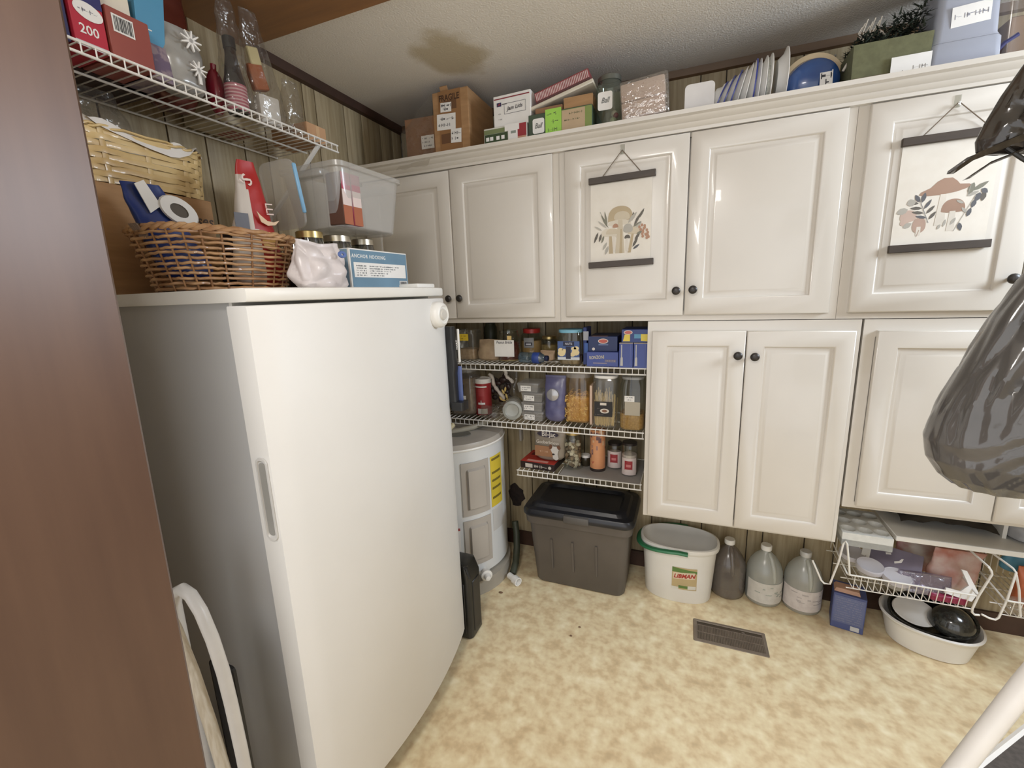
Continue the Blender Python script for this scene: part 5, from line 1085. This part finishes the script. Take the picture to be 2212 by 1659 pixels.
b = MB(at('F', 0, -0.1355, 0)); b.box(-.048, .048, .0, .118, 0, .0006); b.mi = 1; b.box(-.048, -.042, .0, .12, 0.0006, .001); b.box(.043, .049, 0, .12, .0006, .001); b.box(-.048, -.0, .09, .1, .0006, .001); b.build('end_panel', [mat('light_blue_print', (140, 174, 200), 0.45), M_PAPER], t)
t = thing('grocery_bag', 'white grocery bag with blue logo between the wicker basket and the blue box', 'bag', (-0.950, 0.975, FT), 80)
b = pouch(0.165, 0.10, 0.126, 0.022, 18, 117, pw=3, topw=.86, top=.008, nu=72, nv=34, cr=.6); b.build('bag_body', mat('white_grocery_film', (222, 213, 212), 0.3, c2=(204, 194, 192), scale=14, bump=1.0, bscale=26), t)
b = MB(TR(.035, -.050, .092) @ FACE['F']); b.loops([[(q*cos(a*pi/10)*1.4, q*sin(a*pi/10), zz) for a in range(20)] for q, zz in ((.003, .004), (.003, .008), (.0085, .008), (.0095, .004))], True); b.build('oval_logo', flat((84, 110, 176)), t)

# ------------------------------------------------------------------ long wire shelf on the left wall
SZ = 1.998
sh = wire_shelf('long white wire shelf on the left wall above the freezer', 0.40, 1.375, SZ, 1.19, 1.483, axis='y', step=0.026, lip=0.022)
b = MB(); b.tube([(-1.192, 1.285, SZ-.02), (-1.485, 1.285, 1.74)], 0.006, 8, ry=0.009); b.build('bracket', M_WIRE, sh)
S0 = SZ+0.0045
t = carton('navy_box', 'navy blue box at the near end of the upper left wire shelf', 'box', -1.33, -1.215, 0.50, 0.640, S0, S0+0.16, flat((46, 46, 92)))
t = carton('bag_count_box', 'red, white and blue carton printed 200 on the upper left wire shelf', 'box', -1.33, -1.212, 0.646, 0.706, S0, S0+0.165, flat((196, 34, 56)))
for nm, q, cc in (('blue_band', (-.0295, .0295, .085, .164), (50, 50, 112)), ('grey_band', (-.0295, .0295, 0, .010), (200, 196, 200))):
    b = MB(at('E', 0.0595, 0, 0)); b.box(q[0], q[1], q[2], q[3], 0, .0006); b.build(nm, flat(cc), t)
b = MB(at('E', 0.0595, 0, 0)); b.prism([(.002+.026*cos(a*pi/10), .072+.017*sin(a*pi/10)-.1*.026*cos(a*pi/10)) for a in range(20)], .0004, .0012); b.mi = 1; scrib(b, -.016, .018, .072, .008, 3, .0018); b.build('oval_emblem', [M_PAPER, flat((150, 150, 160))], t)
txt(t, '200', 0.026, at('E', 0.0598, -.002, .034), M_PAPER, sx=0.9)
t = carton('dark_red_box', 'dark red carton with a white barcode on the upper left wire shelf', 'box', -1.33, -1.210, 0.711, 0.797, S0, S0+0.105, mat('brick_red_card', (150, 68, 58), 0.5, c2=(160, 76, 64), scale=6))
barcode(t, at('E', 0.0605, -.012, .075), .042, .036)
t = carton('white_box', 'cream white box standing behind the dark red carton on the wire shelf', 'box', -1.33, -1.23, 0.715, 0.775, S0+0.106, S0+0.16, flat((232, 222, 202)))
t = thing('tissue_pack', 'light blue plastic pack above the purple patterned bag on the wire shelf', 'packet', (-1.30, 0.822, S0))
b = MB(); b.taper((-.07, .055, -.03, .03), (-.08, .075, -.034, .034), .085, .20); b.build('pack_body', mat('sky_blue_film', (82, 158, 200), 0.3, c2=(74, 148, 190), scale=6), t)
b = MB(); b.taper((-.07, .07, -.03, .03), (-.07, .06, -.03, .03), .0, .083); b.build('pack_base', mat('purple_pattern', (112, 96, 120), 0.4, c2=(150, 132, 140), scale=40, lo=.45, hi=.55), t)
b = MB(at('E', .0715, 0, 0) @ RX(-9)); b.prism([(-.006, .11), (.002, .11), (.006, .125), (-.008, .2), (-.018, .2)], 0, .006); b.build('white_streak', M_PAPER, t)
t = thing('gift_bag', 'silver clear gift bag with white snowflakes on the wire shelf', 'bag', (-1.265, 0.895, S0), 80)
b = pouch(0.105, 0.085, 0.155, 0.006, 22, 121, pw=4, topw=1.0, top=.02); b.build('bag_body', mat('silver_cellophane', (170, 168, 162), 0.25, 0.2, c2=(150, 148, 144), scale=12, bump=0.5, bscale=26), t)
def flake(b, cx, cy, r, n=9):
    for k in range(n):
        a = pi*2*k/n; c, d = cos(a), sin(a); w_ = r*.12
        b.prism([(cx-w_*d, cy+w_*c), (cx+w_*d, cy-w_*c), (cx+r*c+w_*d*.5, cy+r*d-w_*c*.5), (cx+r*c-w_*d*.5, cy+r*d+w_*c*.5)], 0, .006)
b = MB(at('F', 0.0, -0.046, 0)); flake(b, .014, .118, .024); flake(b, .022, .055, .020); b.box(.019, .026, .02, .055, 0, .006); b.build('snowflake_print', M_PAPER, t)
t = thing('gift_bag', 'glossy red-brown gift bag with green bow behind the silver snowflake bag', 'bag', (-1.385, 0.945, S0), 80)
b = pouch(0.13, 0.09, 0.30, 0.007, 18, 127, pw=6, topw=1.0, top=.03); b.build('bag_body', mat('red_brown_foil', (112, 50, 36), 0.25, 0.2, c2=(96, 40, 30), scale=10, bump=0.5, bscale=20), t)
b = MB(); b.ball(0.012, -0.055, 0.165, .017, .010, .016, 14, 8); b.mi = 1; b.ball(.040, -.054, .19, .014, .006, .012, 10, 6); b.build('bow', [mat('green_bow', (112, 160, 92), 0.35), flat((220, 196, 160))], t)
b = MB(); b.ball(0, 0, .062, .026, .024, .062, 16, 10); b.tube([(0, 0, .11), (.004, 0, .135)], .008, 8); o = b.build('red_package', mat('crimson_film', (150, 30, 50), 0.25, coat=.4)); o.location = (-1.31, 1.025, S0); tag(o, 'small glossy crimson wrapped package between gift bags and sauce bottle', 'package')
t = thing('sauce_bottle', 'dark sauce bottle with pink striped label in a clear bag', 'bottle', (-1.255, 1.045, S0))
b = MB(); b.lathe([(0.026, 0), (0.028, 0.004), (0.028, 0.085), (0.024, 0.10), (0.015, 0.155), (0.014, 0.19)], 24); b.build('bottle_body', mat('dark_soy_glass', (34, 24, 20), 0.2, coat=.4), t)
b = MB(); b.arc(0.0285, 0.006, 0.075, -180, 180, 28); b.mi = 1
for k in range(7): b.arc(0.0288, .012+.009*k, .016+.009*k, -110, 40, 14, t=.0012)
b.build('label', [flat((190, 92, 112)), flat((220, 176, 180))], t)
b = MB(); b.lathe([(0.0165, .172), (.0165, .20), (.014, .202)], 20); b.build('cap', M_BLACKP, t)
b = pouch(0.09, 0.075, 0.30, 0.010, 18, 131, pw=2.5, topw=.5); o = b.build('clear_bag', M_FILM); o.location = (-1.256, 1.047, S0); o.rotation_euler = (0, 0, radians(70)); tag(o, 'tall clear bag knotted round the dark sauce bottle', 'bag')
t = thing('sauce_packets', 'clear bag holding cream and orange sauce packets on the wire shelf', 'bag', (-1.262, 1.155, S0), 76)
b = pouch(0.13, 0.08, 0.315, 0.010, 18, 137, pw=2.2, topw=.38, lean=(-.025, 0)); b.build('bag_film', M_FILM, t)
b = MB(TR(-.02, 0, .135) @ RY(-14)); b.rbox(-.022, .024, -.012, .012, -.035, .035, .003, 1); b.mi = 0; b.build('orange_packet', mat('amber_packet', (176, 92, 40), 0.4), t)
b = MB(TR(-.028, -.006, .19) @ RY(-10)); b.rbox(-.014, .02, -.008, .008, -.024, .024, .003, 1); b.build('cream_packet', mat('cream_packet', (226, 214, 160), 0.4), t)
b = MB(TR(0.0, -.004, .045)); b.rbox(-.034, .03, -.02, .02, -.042, .04, .006, 2); b.build('white_packet', mat('white_packet', (222, 218, 212), 0.35, bump=.4, bscale=30), t)
b = pouch(0.09, 0.07, 0.175, 0.014, 20, 141, pw=2.0, topw=.6); o = b.build('clear_bag', M_FILM); o.location = (-1.27, 1.262, S0); o.rotation_euler = (0, 0, radians(80)); tag(o, 'empty crumpled clear bag beside the small cardboard box on the wire shelf', 'bag')
t = carton('small_carton', 'small tan cardboard box at the far end of the upper left wire shelf', 'box', -1.40, -1.235, 1.285, 1.372, S0, S0+0.056, mat('tan_card', (196, 150, 108), 0.7, c2=(186, 140, 98), scale=8))
b = MB(at('E', .0828, 0, 0)); b.box(-.004, .012, 0, .055, 0, .0004); b.build('tape_strip', flat((206, 164, 120)), t)
t = carton('cream_box', 'cream box with dark red print at the back of the upper left wire shelf', 'box', -1.475, -1.335, 1.03, 1.20, S0, S0+0.11, flat((206, 192, 160)))
b = MB(TR(0, 0, -.0008)); b.mi = 0
for k in range(6): b.box(.055, .063, -.07+.02*k, -.062+.02*k, 0, .0006)
b.mi = 1
for k in range(4): b.box(-.05+.02*k, -.04+.02*k, .0, .07, 0, .0006)
b.build('bottom_print', [flat((110, 40, 36)), flat((170, 90, 84))], t)
t = carton('dark_case', 'flat dark case lying at the back of the wire shelf behind the gift bags', 'box', -1.478, -1.335, 0.42, 0.865, S0, S0+0.05, mat('dark_maroon_case', (78, 44, 40), 0.6, c2=(44, 40, 40), scale=9))
# ------------------------------------------------------------------ stored on top of the wall cabinets
Z = TOP+0.0005
t = carton('carton', 'small brown carton half wrapped in a clear plastic bag, far left on the cabinets', 'box', -1.215, -1.068, 1.845, 2.05, Z, Z+0.185, M_KRAFT2, 4)
label_plate(t, at('F', .035, -.1035, .082), .062, .054, M_PAPER, 3, None, 5)
b = MB(); b.grid(lambda u, v: (-1.232+.17*u+.006*nz((u*3, v*3, 0), 2, 1), 1.842-0.008*sin(v*3)+.006*nz((u, v, 1), 6, 2)-(.064*max(0, .28-v)/.28 if v < .28 else 0), Z-0.035+.30*v*(.55+.45*u)+.008*nz((u, v, 2), 5, 3)), 20, 22); o = b.build('clear_bag', M_FILM); tag(o, 'clear plastic bag draped over the small carton and down across the cabinet crown', 'bag')
t = thing('fragile_box', 'tall brown cardboard box lettered FRAGILE with white stickers', 'box', (-0.972, 1.965, Z))
b = MB(); b.rbox(-.085, .085, -.13, .13, 0, .262, .002, 1); b.build('carton', M_KRAFT, t)
b = MB(at('F', 0, -.1303, 0)); b.box(-.058, .050, .0, .262, 0, .0005); b.build('packing_tape', mat('brown_tape', (156, 110, 66), 0.35), t)
b = MB(TR(-.03, -.10, .2625) @ RX(30)); b.box(-.02, .012, -.012, .0, 0, .030); b.build('raised_flap', M_KRAFT, t)
txt(t, 'FRAGILE', .033, at('F', -.004, -.1312, .233), flat((78, 48, 28)), sx=.80, bold=.03)
b = MB(at('F', 0, -.1308, 0)); b.box(-.034, .030, .188, .222, .0, .0007); b.build('tape_print', flat((112, 74, 44)), t)
b = MB(at('F', 0, -.1308, 0)); b.box(-.050, .032, .058, .096, 0, .0007); b.build('tape_print', flat((112, 74, 44)), t)
for (cx, cz, w_, h_, s_) in ((-.020, .198, .052, .036, 1), (-.022, .142, .090, .062, 2), (.022, .082, .050, .054, 3)): label_plate(t, at('F', cx, -.1318, cz) @ RZ(-3), w_, h_, M_PAPER, 2, flat((70, 66, 70)), 40+s_, 'sticker', lh=.012)
t = carton('green_pack', 'flat green and white carton under the white mailing box', 'box', -0.812, -0.625, 1.815, 2.02, Z, Z+0.078, mat('white_green_card', (214, 212, 200), 0.5))
b = MB(at('F', 0, -.1030, 0)); b.box(-.092, .02, .055, .072, 0, .0006); b.mi = 1; b.box(-.090, .012, .022, .054, 0, .0008); b.mi = 2
for xs in (-.076, -.058, -.03, -.008): b.box(xs-.008, xs+.006, .030, .044, .0008, .0014)
b.mi = 3; b.box(.05, .092, .03, .077, 0, .0008); b.mi = 2; b.box(.0, .062, .056, .080, .0008, .0016); b.box(.015, .055, .02, .056, .0008, .0016); b.mi = 4; b.box(.045, .09, .012, .03, .0008, .0014); b.mi = 5; b.box(.026, .048, .044, .054, .0016, .002)
b.build('front_print', [flat((120, 132, 84)), flat((54, 74, 38)), M_PAPER, flat((164, 40, 48)), flat((206, 150, 120)), flat((140, 150, 140))], t)
t = carton('mailing_box', 'white mailing box with red stripe, eagle emblem and handwritten lids note', 'box', -0.769, -0.607, 1.83, 2.0, Z+0.079, Z+0.197, M_PAPER, -2)
b = MB(at('F', 0, -.0855, 0)); b.box(-.078, .076, .104, .108, 0, .0006); b.mi = 1; b.box(-.066, -.046, .078, .092, 0, .0006); b.mi = 0; b.prism([(-.064, .080), (-.048, .084), (-.054, .090)], .0006, .0012); b.mi = 2; b.box(-.044, -.022, .082, .086, 0, .0006)
for q in ((-.034, .060, .046, .0475), (-.034, .060, .084, .0855), (-.034, -.0325, .046, .0855), (.0585, .060, .046, .0855)): b.box(*q, 0, .0006)
b.mi = 3; scrib(b, -.06, -.045, .05, .006, 3, .0008); scrib(b, -.06, -.04, .03, .005, 5, .0008)
b.build('front_print', [flat((150, 50, 60)), flat((52, 56, 96)), flat((130, 126, 126)), flat((150, 146, 146))], t)
txt(t, 'Jam Lids', .020, at('F', .012, -.0862, .066) @ RZ(3), flat((76, 72, 76)), shear=.3)
t = thing('jar_case', 'dark green open canning jar case with lime sticky note', 'box', (-0.492, 1.93, Z))
b = MB(); b.rbox(-.127, .127, -.11, .11, 0, .100, .002, 1); b.build('carton', mat('dark_green_card', (58, 74, 58), 0.5, c2=(66, 84, 62), scale=8), t)
b = MB(at('F', 0, -.1105, 0)); b.box(-.05, .126, .0, .096, 0, .0006); b.mi = 1; b.box(.01, .100, .012, .094, .0006, .0012); b.mi = 2; b.box(-.056, .008, .010, .108, .0012, .0022); b.mi = 3; b.loops([[(p[0]-.085, p[1]+.056, zz) for p in rrect(.024, .027, .008, 0)] for zz in (0.0, .0012)], True, False, True)
b.mi = 4; scrib(b, -.05, -.01, .09, .012, 2, .0026, .0016); scrib(b, -.045, .0, .062, .014, 4, .0026, .0018); scrib(b, -.045, -.01, .034, .012, 6, .0026, .0016); scrib(b, .03, .09, .08, .008, 7, .0016, .001); scrib(b, .02, .08, .058, .006, 8, .0016, .0008)
b.build('front_print', [flat((132, 150, 72)), flat((196, 168, 130)), mat('lime_note', (156, 214, 72), 0.6), M_PAPER, flat((84, 100, 60))], t)
txt(t, 'Ball', .026, at('F', -.086, -.1120, .056), flat((96, 98, 96)), shear=.35, sx=.8)
b = MB(); b.box(.015, .127, -.1, .1, .1005, .140); b.build('kraft_tray', M_KRAFT, t)
b = MB(); b.box(-.10, .010, -.1, .1, .1005, .122); b.build('inner_card', M_KRAFT2, t)
t = thing('cream_tray', 'thin cream tray resting aslant on the green jar case', 'tray', (-0.492, 1.92, Z+.155))
b = MB(RY(-13)); b.rbox(-.130, .132, -.09, .10, -.008, .006, .003, 1); b.build('tray_body', mat('cream_tray', (216, 206, 186), 0.5), t)
t = thing('striped_box', 'red and white fine-striped box lying aslant on the cream tray', 'box', (-0.482, 1.925, Z+.1645))
b = MB(RY(-13)); b.rbox(-.110, .110, -.09, .09, .000, .042, .003, 1); b.build('carton', mat('dusty_red_card', (158, 66, 70), 0.5), t)
b = MB(RY(-13)); 
for i in range(34): b.box(-.105+.0063*i, -.1018+.0063*i, -.0912, -.090, .010, .036)
b.build('white_stripes', flat((216, 190, 186)), t)
b = MB(RY(-13)); b.box(-.11, .11, -.091, -.09, .001, .008); b.build('dark_band', flat((96, 56, 56)), t)
t = cyl_jar('canning_jar', 'pale green glass jar with dark lid and Ball label between green case and pink packs', 'jar', (-0.311, 1.885, Z), .050, .200, M_GREENGLASS, mat('dull_grey_lid', (110, 112, 104), 0.35, 0.6), .018, .041, .04, None)
b = MB(at('F', -.008, -.0515, .105)); b.loops([[(p[0], p[1], zz) for p in rrect(.027, .031, .008, 0)] for zz in (0.0, .0016)], True, False, True); b.build('square_label', M_PAPER, t)
txt(t, 'Ball', .026, at('F', -.008, -.0538, .106), flat((110, 112, 110)), shear=.35, sx=.8)
b = MB(); b.ball(.018, -.025, .04, .014); b.ball(-.01, -.02, .03, .012); b.mi = 1; b.ball(.02, -.01, .07, .013); b.mi = 2; b.ball(.028, -.02, .06, .010); b.build('trinkets', [mat('pale_olive_bead', (176, 176, 130), 0.4), flat((226, 206, 186)), flat((160, 50, 60))], t)
t = cyl_jar('canning_jar', 'clear empty glass jar behind the plastic-wrapped pink packs', 'jar', (-0.225, 2.06, Z), .052, .222, M_GLASS, None, .018, .041, .04, None)
b = MB(); b.rbox(-.255, -.088, 1.812, 2.0, Z, Z+.020, .003, 1); o = b.build('dark_tray', flat((70, 66, 60))); tag(o, 'low dark grey tray under the plastic-wrapped pink packs', 'tray')
t = thing('napkin_pack', 'pink-white napkin packs in shiny plastic wrap on the cabinet top', 'pack', (-0.172, 1.905, Z+.0205))
b = MB(RY(-4)); b.rbox(-.082, .070, -.085, .085, .004, .066, .006, 2); b.rbox(-.082, .072, -.085, .085, .067, .128, .006, 2); b.build('napkins', mat('pale_pink_napkin', (214, 190, 174), 0.7, c2=(206, 180, 164), scale=10), t)
b = MB(RY(-4)); b.rbox(-.085, .084, -.089, .089, .0, .136, .008, 3); o = b.build('plastic_wrap', clear('shrink_wrap', (244, 242, 238), 0.16, 0.07, haze=.06, bump=1.0, bscale=34), t)
# white ware standing on edge
t = thing('white_dish', 'white square-cornered dish standing left of the blue-rimmed plates', 'dish', (0.008, 1.90, Z))
b = MB(); b.loops([[(p[0], p[2], p[1]+.052) for p in rrect(q*.048, q*.052, .014, yy, 5)] for q, yy in ((1.0, -.07), (1.0, -.066), (.97, .04), (.9, .046))], True, True, True); b.build('dish_body', mat('white_ware', (222, 218, 214), 0.3, coat=.2), t)
M_WARE = mat('white_enamelware', (236, 234, 230), 0.28, c2=(230, 228, 224), scale=6, coat=.3)
M_BRIM = mat('cobalt_rim', (52, 62, 150), 0.3)
spec = [(.050, 23, 1, .064, 'first'), (.072, 21, 1, .070, 'second'), (.094, 18, 1, .075, 'third'), (.152, 4, 1, .081, 'fourth')]
def plate(name, label, x, tilt, R_, rim, body, grp, depth=.026):
    t = thing(name, label, 'plate', (x, 1.895, Z+R_*cos(radians(tilt))*1.0+.0015), 0, grp)
    M_ = RY(tilt) @ RY(90)
    b = MB(M_); b.lathe([(R_*.55, 0.0), (R_*.62, 0.001), (R_*.78, depth*.7), (R_, depth), (R_, depth+.002), (R_*.76, depth*.75+.003), (R_*.6, .0035), (0.0, .0035)], 36, cap1=False); b.build('plate_body', body, t)
    if rim:
        b = MB(M_); b.lathe([(R_-.003, depth-.0008), (R_+.0022, depth-.0012), (R_+.0022, depth+.0034), (R_-.003, depth+.0028)], 36, cap0=False, cap1=False); b.build('blue_rim', M_BRIM, t)
for x, ti, k, R_, nm in spec: plate('enamel_plate', 'white enamel plate with cobalt blue rim standing on edge, '+nm+' blue line from the left', x, ti, R_, True, M_WARE, 'enamelware standing on edge')
for i, (x, ti, R_) in enumerate(((.126, 15, .078), (.146, 11, .080), (.178, 3, .081), (.196, 2, .083), (.212, 1, .085), (.256, 0, .090))):
    plate('white_plate', 'plain white plate standing on edge, '+('just right of the three blue rims', 'second right of the three blue rims', 'just right of the fourth blue rim', 'second right of the fourth blue rim', 'left of the grey mesh disc', 'last and largest before the blue pot')[i], x-.012, ti, R_, False, M_WARE, 'enamelware standing on edge')
b = MB(RY(90)); b.lathe([(.075, -.006), (.079, -.004), (.079, .004), (.075, .006), (0, .006)], 36, cap1=False); o = b.build('mesh_disc', mat('grey_mesh', (176, 176, 168), 0.5, 0.2, c2=(146, 148, 140), scale=160)); o.location = (.217, 1.895, Z+.081); tag(o, 'grey wire mesh disc standing among the white plates', 'strainer')
t = thing('blue_pot', 'blue enamel bowl with cream rim standing on its side on the cabinets', 'bowl', (0.365, 1.985, Z+.079), 0)
b = MB(RX(98)); b.lathe([(.052, .088), (.074, .074), (.088, .03), (.092, .0), (.086, .0), (.07, .066), (.0, .08)], 44, sx=.94, sy=.92, cap1=False); b.build('bowl_body', mat('cobalt_enamel', (40, 84, 150), 0.25, c2=(32, 70, 134), scale=5, coat=.4), t)
b = MB(RX(98)); b.lathe([(.085, -.004), (.106, -.005), (.107, .006), (.090, .010)], 44, sx=.94, sy=.95, cap0=False, cap1=False); b.build('cream_rim', mat('cream_enamel', (214, 190, 150), 0.3), t)
label_plate(t, at('F', .028, -.0925, -.012) @ RX(-8), .036, .052, M_PAPER, 2, None, 77, lh=.018)
b = MB(); b.tube([(-.07, .06, .075), (-.02, .075, .100), (.03, .075, .098), (.055, .06, .085), (.075, .03, .10)], .0035, 8); b.build('wire_bail', mat('pale_wire', (190, 186, 176), .35, .4), t)
t = thing('green_bin', 'olive green fabric box with white card on its front', 'box', (0.545, 1.93, Z))
b = MB(); b.taper((-.096, .094, -.09, .1), (-.098, .098, -.092, .104), .034, .128); b.build('box_body', mat('olive_fabric', (104, 104, 70), 0.8, c2=(94, 94, 62), scale=60), t)
b = MB(); b.taper((-.094, .092, -.088, .098), (-.096, .094, -.09, .1), 0, .0335); b.build('box_base', mat('taupe_card', (150, 124, 98), 0.7), t)
b = MB(at('F', .045, -.098, .035)); b.box(-.045, .052, -.03, .036, 0, .0012); b.mi = 1; scrib(b, -.035, .01, -.01, .014, 4, .0018, .0014); scrib(b, .01, .045, .0, .01, 6, .0018, .0012); b.build('white_card', [M_PAPER, flat((150, 146, 140))], t)
rr = random.Random(21)
b = MB()
for i in range(1700):
    x, y, z = rr.uniform(-.085, .09), rr.uniform(-.075, .08), 0
    z = .112+.115*(0.35+.65*max(0, (x+.10)/.19))*rr.random()
    a = rr.uniform(0, 2*pi); q = rr.uniform(.012, .026); dz = rr.uniform(-.3, .9)
    dx, dy = cos(a)*q, sin(a)*q; w_ = .0034
    b.add([(x-sin(a)*w_, y+cos(a)*w_, z), (x+sin(a)*w_, y-cos(a)*w_, z), (x+dx, y+dy, z+dz*q)], [(0, 1, 2)])
o = b.build('garland', mat('dark_green_garland', (30, 40, 28), 0.6, c2=(48, 54, 40), scale=30), None, 'stuff'); o.location = (0.545, 1.93, Z); tag(o, 'dark green artificial garland heaped in the olive fabric box', 'garland')
t = thing('ribbon_tassel', 'white looped ribbon tassel poking out of the olive fabric box', 'ribbon', (0.500, 1.925, Z+.135))
b = MB()
for k in range(9):
    a = -50+14*k; b.tube([(0, 0, 0), (.014*sin(radians(a)), .004*(k % 3), .03), (.040*sin(radians(a*.7)), .008*(k % 2), .060), (.046*sin(radians(a*.6+12)), 0, .075+.010*(k % 3))], .0019, 6)
b.build('tassel_strands', mat('cream_ribbon', (220, 210, 194), 0.6), t)
b = MB(); b.tube([(.03, -.01, .05), (.045, -.012, .035), (.035, -.015, .012), (.0, -.02, -.005), (-.05, -.02, -.03), (-.06, -.02, -.05)], .004, 8); b.build('ribbon_loop', mat('cream_ribbon', (220, 210, 194), 0.6), t)
t = thing('lidded_tub', 'blue-grey translucent tub with white label, upside down near the right edge', 'tub', (0.722, 1.925, Z))
M_TUB = mat('blue_grey_plastic', (160, 164, 178), 0.3, c2=(152, 157, 172), scale=5, coat=.3)
b = MB(); b.loops([rrect(.084, .084, .02, 0.0), rrect(.086, .086, .02, .004), rrect(.083, .083, .02, .085), rrect(.080, .08, .02, .09)], True, True, True); b.build('tub_lid', M_TUB, t)
b = MB(); b.loops([rrect(.080, .08, .02, .0905), rrect(.076, .076, .02, .100), rrect(.068, .068, .02, .285), rrect(.058, .058, .016, .292)], True, True, True); b.build('tub_body', M_TUB, t)
label_plate(t, at('F', .004, -.0765, .155) @ RX(3) @ RZ(3), .088, .052, M_PAPER, 1, flat((150, 150, 160)), 88, lh=.012)
t = thing('clear_tote', 'clear plastic tote with blue handle behind the blue-grey tub at the right', 'tote', (0.92, 2.05, Z))
b = MB(); b.loops([rrect(.075, .12, .02, 0.0), rrect(.098, .145, .03, .20), rrect(.104, .15, .03, .205)], True, True, False); b.build('tote_body', M_CLEARP, t)
b = MB(); b.rbox(-.055, .06, -.09, .10, .004, .17, .004, 1); b.build('brown_contents', flat((140, 104, 76)), t)
b = MB(); b.tube([(-.105, -.10, .03), (-.095, -.115, .065), (-.075, -.125, .09), (-.05, -.13, .105)], .006, 8); b.build('blue_handle', mat('navy_handle', (58, 58, 112), 0.4), t)
b = MB(); b.tube([(0.565, 2.06, Z+.175), (0.61, 2.05, Z+.205), (0.66, 2.04, Z+.23), (0.70, 2.04, Z+.235)], .0055, 8); o = b.build('blue_strap', mat('slate_strap', (88, 86, 112), 0.5)); tag(o, 'slate blue strap arching between the garland and the blue-grey tub', 'strap')
# ------------------------------------------------------------------ repeats carry one group phrase
GROUPS = {'mason_jar': 'mason jars under the milky bin', 'gallon_jug': 'gallon jugs on the floor', 'lidded_box': 'stack of small lidded boxes', 'wall_cabinet': 'white wall cabinets',
          'canning_tub': 'round tubs in the wire basket', 'wire_basket': 'hanging wire baskets', 'hanging_print': 'mushroom prints on the cabinet doors', 'leaf_crumb': 'crumbs on the vinyl floor',
          'spaghetti_box': 'upright blue pasta cartons', 'wire_shelf': 'white wire shelves', 'pasta_box': 'blue pasta cartons lying flat', 'drink_mix_box': 'packet boxes in the milky bin',
          'canning_jar': 'canning jars on the cabinets', 'gift_bag': 'gift bags on the upper wire shelf', 'glass_jar': 'glass jars on the pantry shelves', 'crisp_bag': 'crisp bags in the wicker basket', 'snack_bag': 'snack bags on the right'}
for o in list(bpy.data.objects):
    if 'category' in o.keys():
        k = o.name.split('.')[0]
        if k in GROUPS and 'group' not in o.keys(): o['group'] = GROUPS[k]
